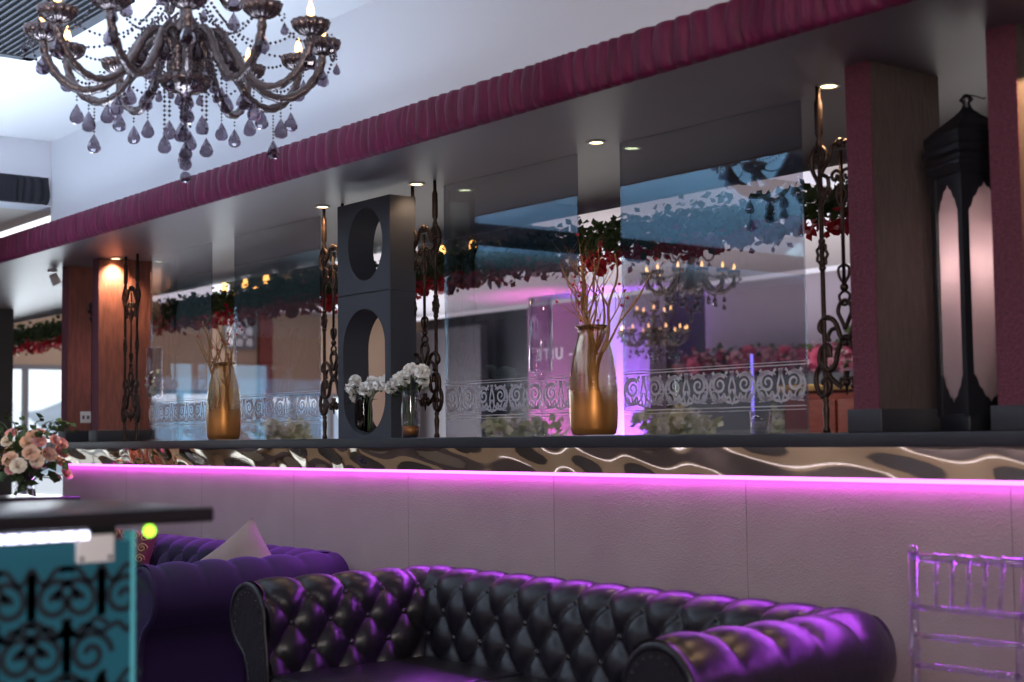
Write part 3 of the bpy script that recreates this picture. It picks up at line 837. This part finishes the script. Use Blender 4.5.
sf = thing('sofa', 'black leather button-tufted rolled-arm sofa against the wallpapered wall', 'sofa', (-3.54, -.565, 0))
chesterfield(sf, 2.27, .91, 'black_leather', 'leather_button')
sf2 = thing('sofa', 'dark purple velvet tufted sofa behind the black one', 'sofa', (-6.42, -.535, 0))
chesterfield(sf2, 2.26, .99, 'purple_velvet', 'purple_button')

# ------------------------------------------------------------------ cushions
def pillow(w, h, th):
    mb = MB(); n = 18
    for side in (1, -1):
        vs = []
        for i in range(n + 1):
            for j in range(n + 1):
                u, v = -1 + 2 * i / n, -1 + 2 * j / n
                e = ((1 - u ** 4) * (1 - v ** 4)) ** .55
                pin = 1 - .07 * (1 - abs(v) ** 2) * abs(u) ** 2, 1 - .07 * (1 - abs(u) ** 2) * abs(v) ** 2
                vs.append((u * w / 2 * pin[0], side * th / 2 * e + .006 * math.sin(5 * u + 3 * v) * e, v * h / 2 * pin[1]))
        mb.add(vs, [(i * (n + 1) + j, i * (n + 1) + j + 1, (i + 1) * (n + 1) + j + 1, (i + 1) * (n + 1) + j) for i in range(n) for j in range(n)])
    return mb
t = thing('cushion', 'beige satin cushion standing on one corner on the purple sofa', 'cushion', (-5.68, -.45, .638))
o = pillow(.35, .35, .12).build('cover', 'beige_cushion', t)
o.rotation_euler = (math.radians(-14), math.radians(52), math.radians(20))
pp = MB().tube([(-.157, 0, -.157), (.157, 0, -.157), (.157, 0, .157), (-.157, 0, .157)], .004, 6, True).build('piping', 'beige_cushion', t); pp.rotation_euler = o.rotation_euler
t = thing('cushion', 'maroon cushion with gold spiral pattern at the far end of the purple sofa', 'cushion', (-7.02, -.43, .60))
o = pillow(.37, .37, .12).build('cover', 'maroon_cushion', t); ro = (math.radians(-16), math.radians(6), math.radians(35)); o.rotation_euler = ro
sp = MB(); n = 6
for i in range(n):
    for j in range(n):
        cx, cz = -.14 + .056 * i, -.14 + .056 * j
        pts = [(x, -.06 * (max(0, (1 - (x / .185) ** 4)) * max(0, (1 - (z / .185) ** 4))) ** .55 - .004, z) for x, z in spiral(cx, cz, .025, .005, 0, PI * 3, 20)]
        sp.tube(pts, .0035, 4)
q = sp.build('pattern', 'gold_thread', t); q.rotation_euler = ro

# ------------------------------------------------------------------ clear chair
t = thing('clear_chair', 'clear acrylic spindle-back chair beside the right end of the black sofa', 'chair', (-2.14, -.335, 0), math.radians(2))
hb = .165
def bamboo(mb, p, q, r, rings=(), seg=8):
    P, Q = Vector(p), Vector(q); pts = [P]; rs = [r]
    for f in rings:
        for df, k in ((-.018, 1), (-.008, 1.35), (.008, 1.35), (.018, 1)):
            pts.append(P.lerp(Q, f + df)); rs.append(r * k)
    pts.append(Q); rs.append(r); return mb.tube(pts, rs, seg)
def bp(s, z): # back post centreline
    f = (z - .45) / .47 if z > .45 else 0
    return (s * (hb - .028 + .028 * f), .045 * f, z)
for s in (-1, 1):
    m = MB(); bamboo(m, bp(s, .45), bp(s, .905), .0125, (.25, .45, .72)); m.ball(bp(s, .906), .016, 10, 6)
    bamboo(m, (s * (hb - .028), .0, .45), (s * (hb - .02), .05, 0), .0125, (.4, .7)); m.build('back_post', 'acrylic', t)
    m = MB(); bamboo(m, (s * .185, -.38, .44), (s * .19, -.40, 0), .0125, (.3, .6)); m.build('front_leg', 'acrylic', t)
    m = MB(); bamboo(m, (s * .17, -.39, .2), (s * .155, .02, .2), .009, (.3, .6)); m.build('stretcher', 'acrylic', t)
for z, r in ((.892, .011), (.764, .008), (.692, .008), (.618, .008)):
    m = MB(); bamboo(m, bp(-1, z), bp(1, z), r, (.2, .4, .6, .8)); m.build('back_rail', 'acrylic', t)
for k in range(5):
    f = -.58 + .29 * k; a = bp(1, .764); b = bp(1, .892)
    m = MB(); bamboo(m, (a[0] * f, a[1], .766), (b[0] * f, b[1], .888), .006, (.3, .5, .7)); m.build('spindle', 'acrylic', t)
bx(-.19, .19, -.40, .0, .435, .46).build('seat', 'acrylic', t, bevel=.008)
m = MB(); bamboo(m, (-.185, -.39, .22), (.185, -.39, .22), .009, (.3, .6)); m.build('stretcher', 'acrylic', t)

# ------------------------------------------------------------------ bar counter, near left
t = thing('bar_counter', 'near bar counter with black top and glowing teal damask front', 'bar', (-2.45, -2.40, 0))
bx(-.55, .03, -1.5, .144, 1.070, 1.096).build('countertop', 'counter_top', t, bevel=.004)
bx(-.03, 0, -1.5, 0, .05, 1.043).build('front_panel', 'teal_panel', t)
bx(-.03, .004, -.006, .002, .05, 1.06).build('glass_edge', 'teal_edge', t)
bx(-.50, -.03, -1.5, -.02, 0, 1.07).build('body', 'charcoal_wall', t)
lsx = bx(.0, .004, -1.2, -.085, 1.046, 1.066).build('led_strip', 'steel', t)
for k in range(44): bx(.004, .010, -.105 - .025 * k, -.087 - .025 * k, 1.049, 1.063).build('diode', 'led_white', lsx)
bx(.0, .010, -.108, -.040, 1.008, 1.056).build('bracket_plate', 'socket_white', t, bevel=.002)
for q in (-.1, -.048): MB().ball((.011, q, 1.016), .004, 8, 5).build('screw', 'table_black', t)
MB().ball((.012, .025, 1.058), .011, 10, 8).build('indicator_lamp', 'lime', t)
dm = MB(); r = random.Random(11)
for i in range(-9, 2):
    for j in range(10):
        cy, cz = i * .125 + (.0625 if j % 2 else 0) - .06, .945 - j * .095
        if cy > -.05 or cy < -1.2: continue
        for s in (-1, 1):
            for pts, w in ((spiral(s * .042, 0, .040, .006, PI / 2 - s * PI / 2, PI / 2 - s * PI / 2 + s * PI * 3, 26), .015), (bez([(0, -.06), (s * .03, -.045), (s * .05, -.06), (s * .07, -.03)], 5), .014), (bez([(0, .06), (s * .02, .03), (s * .05, .06), (s * .075, .05)], 5), .013), ([(0, -.03), (0, .05)], .02)):
                dm.ribbon([(cy + a, min(cz + b, 1.0)) for a, b in pts], w * .8)
dm.xf(Matrix.Translation((.002, 0, 0)) @ Matrix.Rotation(PI / 2, 4, 'Z'))
dm.build('damask_pattern', 'damask', t)

# ------------------------------------------------------------------ rose bouquet at far left
t = thing('side_table', 'black side table under the rose bouquet at far left', 'table', (-8.5, -.52, 0))
bx(-.35, .35, -.35, .35, .86, .90).build('tabletop', 'counter_top', t, bevel=.005)
for sx in (-1, 1):
    for sy in (-1, 1): bx(sx * .31 - .02, sx * .31 + .02, sy * .31 - .02, sy * .31 + .02, 0, .86).build('leg', 'table_black', t)
vx, vy = -8.32, -.44
t = thing('vase', 'clear glass vase under the pink and peach roses', 'vase', (vx, vy, .90))
MB().lathe([(.0001, 0), (.05, 0), (.055, .01), (.05, .08), (.06, .16), (.058, .16), (.047, .08), (.0001, .012)], 20).build('body', 'clear_glass', t)
r = random.Random(21)
for k in range(44):
    a = r.uniform(0, 2 * PI); e = math.sqrt(r.random()) * .24; cz = 1.12 + .13 * (1 - (e / .25) ** 2) + r.uniform(-.15, .06)
    kind = r.choice(('rose_pink', 'rose_peach', 'rose_cream', 'rose_pink', 'rose_peach'))
    p = (vx + e * math.cos(a), vy + e * math.sin(a), cz)
    col = {'rose_pink': 'pink', 'rose_peach': 'peach', 'rose_cream': 'cream'}[kind]
    rt = thing('rose', f'{col} rose in the bouquet at the left edge', 'flower', p, 0, f'{col} roses in the left bouquet')
    head('bloom', ROSE[kind], rt, (0, 0, 0), (p[0] - vx + .12, p[1] - vy - .08, .18), r.uniform(1.0, 1.35))
    MB().tube([(0, 0, 0), ((vx - p[0]) * .6, (vy - p[1]) * .6, (1.02 - cz) * .7), ((vx - p[0]) * .93, (vy - p[1]) * .93, .98 - cz)], .003, 4).build('stem', 'green_stem', rt)
def leaf_cloud(mb, centre, ext, n, size, rs, power=1.):
    for k in range(n):
        u = Vector((rs.gauss(0, .45), rs.gauss(0, .45), rs.gauss(0, .45)))
        if u.length > 1.2: u *= 1.2 / u.length
        p = Vector((centre[0] + u.x * ext[0], centre[1] + u.y * ext[1], centre[2] + u.z * ext[2]))
        d = Vector((rs.uniform(-1, 1), rs.uniform(-1, 1), rs.uniform(-1, .6))).normalized() * size * rs.uniform(.6, 1.3)
        s_ = d.orthogonal().normalized() * d.length * .32; up = d.cross(s_).normalized() * d.length * .12
        mb.add([p, p + d * .5 + s_ + up, p + d, p + d * .5 - s_ + up], [(0, 1, 2, 3)])
    return mb
lf = leaf_cloud(MB(), (vx, vy, 1.12), (.20, .20, .15), 150, .075, random.Random(8))
for k in range(9):
    a = k * .7; lf.tube(bez([(vx, vy, 1.0), (vx + .15 * math.cos(a), vy + .15 * math.sin(a), 1.3), (vx + .24 * math.cos(a), vy + .24 * math.sin(a), 1.34)], 5), .003, 4)
    leaf_cloud(lf, (vx + .22 * math.cos(a), vy + .22 * math.sin(a), 1.31), (.06, .06, .07), 10, .05, random.Random(k))
tag(lf.build('greenery', 'leaf'), 'green leaves and sprigs around the roses at the left edge', 'foliage', kind='stuff')
for k, (dx, dy, h_, w_) in enumerate(((.02, -.12, .17, .035), (.27, -.12, .12, .045), (-.16, .10, .20, .03))):
    t = thing('tea_light_glass', ['tall crystal tea-light glass beside the rose bouquet', 'wide crystal tea-light glass in front of the rose bouquet', 'slim crystal tea-light glass behind the rose bouquet'][k], 'glass', (-8.5 + dx, -.62 + dy, .90))
    MB().lathe([(.0001, 0), (w_ * .8, 0), (w_ * .5, h_ * .15), (w_ * .9, h_ * .4), (w_, h_), (w_ * .93, h_), (w_ * .8, h_ * .42), (.0001, h_ * .3)], 12).build('bowl', 'clear_glass', t)

# ------------------------------------------------------------------ crystal chandelier
def drop_mesh(L, w):
    pr = [(.0001, -L), (w * .55, -L * .965), (w * .93, -L * .84), (w, -L * .68), (w * .78, -L * .46), (w * .36, -L * .20), (.0001, 0)]
    mb = MB().lathe(pr, 8); mb.sm = [False] * len(mb.f)
    return mb.mesh('crystal_drop', 'crystal')
DROP = drop_mesh(.066, .023); DROPS = drop_mesh(.042, .013)
def beads(mb, pts, r, gap):
    d = 0; last = Vector(pts[0])
    for p in pts[1:]:
        p = Vector(p); L = (p - last).length
        while d + L >= gap:
            t = (gap - d) / L; last = last.lerp(p, t); L = (p - last).length; d = 0
            mb.lathe([(.0001, -r), (r, 0), (.0001, r)], 5, tuple(last))
        d += L; last = p
    return mb
ch = thing('chandelier', 'large smoky crystal chandelier hanging at upper left in front of the soffit', 'chandelier', (-4.27, -1.41, 2.49))
ch.rotation_euler.z = .08
# centre column
MB().lathe([(.0001, -.165), (.012, -.16), (.02, -.145), (.055, -.135), (.082, -.11), (.085, -.09), (.06, -.075), (.035, -.06), (.03, .02), (.05, .05), (.05, .08), (.022, .11), (.018, .17), (.04, .20), (.045, .24), (.02, .28), (.012, .33), (.012, .40), (.05, .41), (.055, .455), (.0001, .455)], 20, mod=lambda a, k: 1 + .07 * math.cos(10 * a) * (3 <= k <= 5)).build('column', 'smoke_chrome', ch)
NA = 12
arm_pts = bez([(.045, -.10), (.048, -.03), (.062, .03), (.095, .055), (.14, .03), (.19, -.055), (.25, -.125), (.32, -.145), (.39, -.11), (.435, -.045), (.445, .01)], 6)
arm2_pts = bez([(.02, .15), (.03, .22), (.07, .26), (.12, .23), (.165, .18), (.215, .19), (.235, .24), (.238, .27)], 6)
cup = MB().lathe([(.0001, .0), (.016, .002), (.036, .010), (.054, .026), (.061, .050), (.057, .053), (.048, .032), (.028, .014), (.0001, .010)], 56, mod=lambda a, k: .84 + .22 * abs(math.cos(7 * a)) * (k in (2, 3, 4, 5, 6)))
cup_me = cup.mesh('candle_cup', 'smoke_chrome')
tube_me = MB().lathe([(.0001, .01), (.010, .01), (.010, .055), (.013, .056), (.013, .062), (.0001, .062)], 10).mesh('candle_tube', 'twisted_glass')
bulb_me = MB().lathe([(.007, .062), (.012, .075), (.0125, .085), (.009, .100), (.004, .115), (.0001, .122)], 10).mesh('bulb', 'flame_bulb')
arm_me = MB().tube([(r_, 0, z_) for r_, z_ in arm_pts], [.0145 + .0018 * math.sin(i * 1.9) for i in range(len(arm_pts))], 8).mesh('arm', 'twisted_glass')
arm2_me = MB().tube([(r_, 0, z_) for r_, z_ in arm2_pts], .010, 8).mesh('upper_arm', 'twisted_glass')
r = random.Random(31)
for k in range(NA):
    a = 2 * PI * k / NA
    ao = link('arm', arm_me, ch); ao.rotation_euler.z = a
    for nm, me in (('candle_cup', cup_me), ('candle_tube', tube_me), ('bulb', bulb_me)): link(nm, me, ao, (.445, 0, .005))
    for (ra, za, L, me) in ((.34, -.155, .03 + .06 * (k % 2), DROP), (.245, -.135, .045, DROP), (.50, .03, .03, DROPS), (.445, -.005, .025, DROP)):
        da = (.09 if ra == .50 else 0)
        p = (ra * math.cos(da), ra * math.sin(da), za)
        cb = MB(); beads(cb, [p, (p[0], p[1], p[2] - L)], .0045, .011)
        if cb.v: cb.build('bead_chain', 'bead', ao)
        link('crystal_drop', me, ao, (p[0], p[1], p[2] - L - .004))
    # swag to the next cup and swag to the column
    q = lambda R, ang, z: (R * math.cos(ang), R * math.sin(ang), z)
    b = MB(); A, Bq = Vector(q(.49, .05, .03)), Vector(q(.49, 2 * PI / NA - .05, .03))
    beads(b, [tuple(A.lerp(Bq, i / 16) - Vector((0, 0, .07 * 4 * (i / 16) * (1 - i / 16)))) for i in range(17)], .0062, .017)
    b.build('bead_swag', 'bead', ao); b = MB()
    A, Bq = Vector(q(.40, 0, .03)), Vector(q(.06, 0, .20))
    beads(b, [tuple(A.lerp(Bq, i / 20) - Vector((0, 0, .10 * 4 * (i / 20) * (1 - i / 20)))) for i in range(21)], .0062, .017)
    b.build('bead_swag', 'bead', ao)
for k in range(5):
    a = 2 * PI * (k + .3) / 5
    ao = link('upper_arm', arm2_me, ch); ao.rotation_euler.z = a
    for nm, me in (('candle_cup', cup_me), ('candle_tube', tube_me), ('bulb', bulb_me)): link(nm, me, ao, (.238, 0, .268))
    for rr_, zz in ((.285, .295), (.19, .17)): link('crystal_drop', DROP, ao, (rr_, 0, zz))
for k in range(6):
    a = 2 * PI * k / 6 + .3; R = .07
    cb = MB(); L = (.10, .16, .13)[k % 3]
    beads(cb, [(R * math.cos(a), R * math.sin(a), -.115), (R * math.cos(a), R * math.sin(a), -.115 - L)], .0065, .015); cb.build('bead_chain', 'bead', ch)
    link('crystal_drop', DROP, ch, (R * math.cos(a), R * math.sin(a), -.12 - L))
cb = MB(); beads(cb, [(0, 0, -.165), (0, 0, -.30)], .007, .016); cb.build('bead_chain', 'bead', ch)
link('crystal_drop', DROP, ch, (0, 0, -.295)); MB().ball((0, 0, -.375), .022, 8, 6).build('crystal_ball', 'crystal', ch); MB().ball((.0, 0, -.418), .020, 8, 6).build('crystal_ball', 'crystal', ch)
for k in range(8):
    a = 2 * PI * k / 8; cb = MB()
    beads(cb, [(.03 * math.cos(a), .03 * math.sin(a), .12), (.075 * math.cos(a), .075 * math.sin(a), .0), (.08 * math.cos(a), .08 * math.sin(a), -.09)], .006, .015); cb.build('bead_chain', 'bead', ch)
for k in range(10):
    a = 2 * PI * (k + .5) / 10
    for R, zz, L, me in ((.16, .045, .05, DROP), (.115, -.02, .09, DROPS)):
        cb = MB(); p = (R * math.cos(a), R * math.sin(a), zz)
        beads(cb, [(.05 * math.cos(a), .05 * math.sin(a), zz + .07), p, (p[0], p[1], zz - L)], .0062, .015); cb.build('bead_chain', 'bead', ch)
        link('crystal_drop', me, ch, (p[0], p[1], zz - L - .004))
dup(ch, loc=(-7.38, 4.15, 2.36), scale=.74, rotz=.5, label='lit chandelier seen through the right glass panel, the higher and larger one')
dup(ch, loc=(-4.55, 3.45, 2.36), scale=.74, rotz=.3, label='lit chandelier glimpsed through the panes of the right lantern')
dup(ch, loc=(-10.56, 6.9, 2.24), scale=.76, rotz=.1, label='lit chandelier seen through the glass behind the gold vase, the lower one')

# ------------------------------------------------------------------ ceiling vent
t = thing('ceiling_vent', 'dark grey ceiling air vent grille at the top left corner', 'vent', (-5.75, -1.62, 2.945))
fr = MB()
for a in ((-.55, .55, -.45, -.40), (-.55, .55, .40, .45), (-.55, -.50, -.45, .45), (.50, .55, -.45, .45)): fr.box(*a, -.02, 0)
fr.build('frame', 'vent_grey', t); bx(-.5, .5, -.4, .4, -.003, 0).build('backing', 'vent_dark', t)
sl = MB()
for k in range(26): sl.box(-.5, .5, -.395 + .031 * k, -.385 + .031 * k, -.015, -.004)
sl.build('louvre', 'vent_grey', t)

# ------------------------------------------------------------------ far room: garlands, lights, furniture
def garland(name, label, x0, x1, y, z, ext, nleaf, nfl, mats, zoff, seed, fsc, lsize=.11, cat='garland'):
    r = random.Random(seed); t = thing(name, label, cat, (x0, y, z))
    lf = MB(); L = x1 - x0
    for k in range(nleaf):
        leaf_cloud(lf, (r.uniform(0, L), 0, r.uniform(-.2, 1) * ext[2] * .5), ext, 1, lsize, r)
    lo = lf.build('foliage', 'leaf', t); lo['kind'] = 'stuff'
    if nleaf < 3000:
        for mt in ('mauve_petal', 'dark_pink_petal'):
            bl = MB()
            for k in range(1300): leaf_cloud(bl, (r.uniform(0, L), -.08, 0), (.1, .12, .16), 1, .07, r)
            bo = bl.build('blossoms', mt, t); bo['kind'] = 'stuff'
    else:
        bl = MB()
        for k in range(3600):
            c = math.floor(r.uniform(0, L) / .22) * .22
            leaf_cloud(bl, (c + r.gauss(0, .05), -.02, zoff + .01), (.07, .08, .055), 1, .045, r)
        bo = bl.build('blossoms', 'red_petal', t); bo['kind'] = 'stuff'
    for k in range(nfl):
        p = (L * (k + r.uniform(.1, .9)) / nfl, r.uniform(-1, .6) * ext[1], zoff + r.uniform(-.55, .55) * ext[2])
        head('flower', ROSE[r.choice(mats)], t, p, (r.uniform(-.5, .9), -1, r.uniform(-.9, .2)), fsc * r.uniform(.8, 1.25))
    return t
garland('flower_garland', 'long garland of green leaves with red flowers under the far soffit edge', -14.5, -2.4, 1.36, 2.19, (.12, .08, .085), 12000, 95, ('red_petal', 'red_petal', 'pink_petal'), -.10, 41, 1.0, .05)
garland('flower_garland', 'low bank of dark pink flowers along the far wall at right', -11.4, -5.2, 8.2, 1.98, (.12, .15, .15), 900, 100, ('dark_pink_petal', 'mauve_petal', 'pink_petal', 'mauve_petal'), .02, 42, 2.1)
struct('trim_flower_shelf', bx(-11.4, -5.2, 8.0, 8.4, 0, 1.80), 'charcoal_wall')
def canopy(x, y, z, label, sz):
    t = thing('hanging_flower_frame', label, 'hanging light', (x, y, z))
    bx(-.55 * sz, .55 * sz, -.2, .2, .0, .16).build('frame', 'lantern_black', t)
    r = random.Random(int(x * 7) % 99); lf = leaf_cloud(MB(), (0, 0, .02), (.6 * sz, .25, .14), 420, .10, r); o = lf.build('foliage', 'leaf', t); o['kind'] = 'stuff'
    for k in range(12): head('flower', ROSE[r.choice(('mauve_petal', 'dark_pink_petal', 'mauve_petal'))], t, (r.uniform(-.6, .6) * sz, r.uniform(-.25, .1), r.uniform(-.16, -.04)), (0, -1, -.6), 2.)
    for k in range(6):
        b = MB(); px = (-.45 + .18 * k) * sz; pz = -.06 if k % 2 else .03
        b.lathe([(.0001, -.05), (.022, -.04), (.026, 0), (.018, .03), (.0001, .04)], 10, (px, -.30, pz)); bo = b.build('bulb', 'edison', t)
        MB().tube([(px, -.30, pz + .04), (px, -.30, .22)], .006, 5).build('cord', 'lantern_black', bo)
    for s in (-.4, .4): MB().tube([(s * sz, 0, .16), (s * sz, 0, 2.9 - z)], .008, 5).build('hanger', 'lantern_black', t)
canopy(-10.65, 2.6, 2.50, 'hanging flower frame with amber bulbs seen through the glass left of the black column', 1.)
canopy(-7.85, 2.6, 2.46, 'hanging flower frame with amber bulbs seen through the glass right of the black column', .95)
tag(bx(EX + .1, 2.3, 5.15, 5.95, 2.885, 2.9).build('ceiling_light', 'cove_white'), 'long wide white light panel in the far ceiling', 'ceiling light')
tag(bx(EX + .1, 2.3, 8.15, 8.4, 2.885, 2.9).build('ceiling_light', 'cove_white'), 'narrow white light strip at the back of the far ceiling', 'ceiling light')
tag(bx(-6.2, -5.95, 3.2, 8.0, 2.885, 2.9).build('ceiling_light', 'cove_white'), 'white light strip crossing the far ceiling towards the back wall', 'ceiling light')
# backlit sign, read from behind
t = thing('sign_screen', 'pale screen with white UITE lettering seen reversed', 'sign', (-12.95, 7.6, 0))
bx(-.50, .50, .0, .03, .0, 2.78).build('screen', 'sign_plum', t)
cu = bpy.data.curves.new('lettering', 'FONT'); cu.body = '- UITE'; cu.size = .20; cu.align_x = 'CENTER'; cu.extrude = .004; cu.space_character = 1.25
tmp = bpy.data.objects.new('tmp_text', cu); COL.objects.link(tmp)
bpy.context.view_layer.update()
me = bpy.data.meshes.new_from_object(tmp.evaluated_get(bpy.context.evaluated_depsgraph_get()))
bpy.data.objects.remove(tmp); me.materials.clear(); me.materials.append(M['text_white'])
o = link('lettering', me, t, (0, -.008, 2.12)); o.rotation_euler = (PI / 2, 0, PI)
tag(bx(-12.72, -12.12, 8.35, 8.6, 0, 2.52).build('light_column', 'lavender_wall'), 'violet-lit pale column behind the gold vase', 'column')
t = thing('light_tube', 'thin glowing blue-violet floor lamp tube seen through the right panel', 'lamp', (-6.67, 4.0, 0))
MB().lathe([(.011, .05), (.011, 1.76), (.0001, 1.765)], 10).build('tube', 'violet_tube', t); MB().lathe([(.0001, 0), (.12, 0), (.12, .03), (.02, .05), (.0001, .05)], 16).build('base', 'table_black', t)
t = thing('cabinet', 'red-brown wooden cabinet behind the iron grille at right', 'cabinet', (-5.15, 3.1, 0))
bx(-.30, .45, -.2, .25, 0, 1.45).build('carcass', 'red_wood', t); bx(-.33, .48, -.23, .28, 1.45, 1.49).build('top', 'brass', t, bevel=.005)
for s in (-.28, .09): dd = bx(s, s + .35, -.215, -.2, .06, 1.40).build('door', 'red_wood', t, bevel=.004); MB().ball((s + (.31 if s < 0 else .04), -.225, .8), .015).build('knob', 'brass', dd)
t = thing('candle_glass', 'small frosted candle glass on a far table behind the right grille', 'glass', (-5.02, 2.2, 1.19))
MB().lathe([(.0001, 0), (.05, 0), (.055, .14), (.05, .14), (.045, .01), (.0001, .01)], 16).build('bowl', 'water_glass', t); MB().lathe([(.0001, .01), (.03, .01), (.03, .09), (.0001, .09)], 12).build('candle', 'white_petal', t)
t = thing('pedestal_table', 'tall round table carrying the small candle glass', 'table', (-5.02, 2.2, 0))
MB().lathe([(.0001, 0), (.18, 0), (.18, .02), (.03, .05), (.03, 1.15), (.22, 1.165), (.22, 1.19), (.0001, 1.19)], 24).build('stand', 'table_black', t)
for k, (x, yy, w_, lb) in enumerate(((-7.93, 3.0, .24, 'seen behind the tall stemmed glass'), (-6.42, 3.0, .17, 'seen through the right panel beside the gold vase'), (-6.05, 3.65, .12, 'seen at the right end of the right panel'), (-10.2, 2.4, .16, 'seen through the panel left of the black column'), (-7.25, 4.0, .12, 'seen through the gap by the gold vase'))):
    t = thing('banquet_table', f'round far table under the pale bouquet {lb}', 'table', (x, yy, 0))
    MB().lathe([(.0001, 0), (.3, 0), (.3, .02), (.04, .05), (.04, .72), (.36, .73), (.36, .75), (.0001, .75)], 32).build('stand', 'table_black', t)
    t = thing('flower_arrangement', f'pale green and white bouquet {lb}', 'bouquet', (x, yy, .75))
    MB().lathe([(.0001, 0), (.06, 0), (.03, .05), (.03, .25), (.07, .42), (.06, .42), (.0001, .25)], 16).build('vase', 'clear_glass', t)
    o = leaf_cloud(MB(), (0, 0, .50), (w_ * 1.3, w_ * 1.3, .13), 260, .075, random.Random(k + 70)).build('foliage', 'pale_leaf', t); o['kind'] = 'stuff'
    r = random.Random(k)
    for q in range(10): head('flower', CARN, t, (r.uniform(-1, 1) * w_, -.6 * w_ + r.uniform(-.1, .1), .50 + r.uniform(-.08, .1)), (r.uniform(-.5, .5), -1, .5), 1.2)

# ------------------------------------------------------------------ lights
def area(name, loc, rot, sx, sy, power, col):
    L = bpy.data.lights.new(name, 'AREA'); L.shape = 'RECTANGLE'; L.size = sx; L.size_y = sy; L.energy = power; L.color = col
    o = bpy.data.objects.new(name, L); COL.objects.link(o); o.location = loc; o.rotation_euler = rot; return o
o = area('led_glow_down', (-4.6, -.030, 1.068), (math.radians(-44), 0, 0), 8.4, .02, 24, (.52, .07, 1.)); o.data.spread = math.radians(114)
area('led_glow_wall', (-4.6, -.020, 1.069), (math.radians(32), 0, 0), 8.4, .012, 6.0, (.85, .07, 1.))
area('front_wall_fill', (-4.5, -5.7, 2.8), (math.radians(-32), 0, 0), 10, .2, 40, (1., .86, .72))  # added unseen lamp, brightens the opposite wall for the mirror band
o = area('ceiling_fill', (-6.3, -1.55, .7), (math.radians(184), 0, 0), 4.2, 1.2, 68, (.66, .82, 1.)); o.data.spread = math.radians(80)  # added unseen fill near the floor, lights ceiling and upper wall
o = area('front_ceiling_fill', (-4.6, -4.4, .35), (PI, 0, 0), 6, 2.4, 120, (.66, .82, 1.)); o.data.spread = math.radians(95)  # second added fill aimed up, brightens the ceiling the glass reflects
area('front_fill', (1.9, -4.9, 2.3), (math.radians(62), 0, math.radians(52)), 1.6, 1.2, 125, (1., .90, .84))  # added warm fill lamp, no window stands here
L = bpy.data.lights.new('spot', 'SPOT'); L.energy = 22; L.spot_size = math.radians(120); L.color = (1., .6, .3); o = bpy.data.objects.new('downlight_lamp', L); COL.objects.link(o); o.location = (-1.95, .1, 2.29)
area('bouquet_fill', (-7.5, 1.55, 2.25), (math.radians(52), 0, 0), 8, .1, 34, (1., .95, .92))  # added lamp, lifts the near side of the far bouquets
area('far_window_light', (-16.6, 5.0, 1.3), (math.radians(90), 0, math.radians(-90)), 5.5, 1.4, 330, (.84, .92, 1.))
area('far_room_fill', (-9, 5.2, .25), (PI, 0, 0), 12, 4, 300, (1., .95, .90))  # added unseen fill, brightens the far room from below
o = area('violet_wash', (-12.42, 8.1, .6), (math.radians(168), 0, 0), .5, .2, 60, (.34, .10, 1.)); o.data.spread = math.radians(60)
o = area('pink_wash', (-13.1, 7.35, .6), (math.radians(168), 0, 0), .8, .2, 30, (1., .12, .75)); o.data.spread = math.radians(60)

W = bpy.data.worlds.new('world'); S.world = W; W.use_nodes = True
nt = W.node_tree; bg = nt.nodes['Background']; bg.inputs['Color'].default_value = (.90, .94, 1., 1); bg.inputs['Strength'].default_value = 1.6

S.view_settings.view_transform = 'Standard'; S.view_settings.look = 'None'; S.view_settings.exposure = 0.
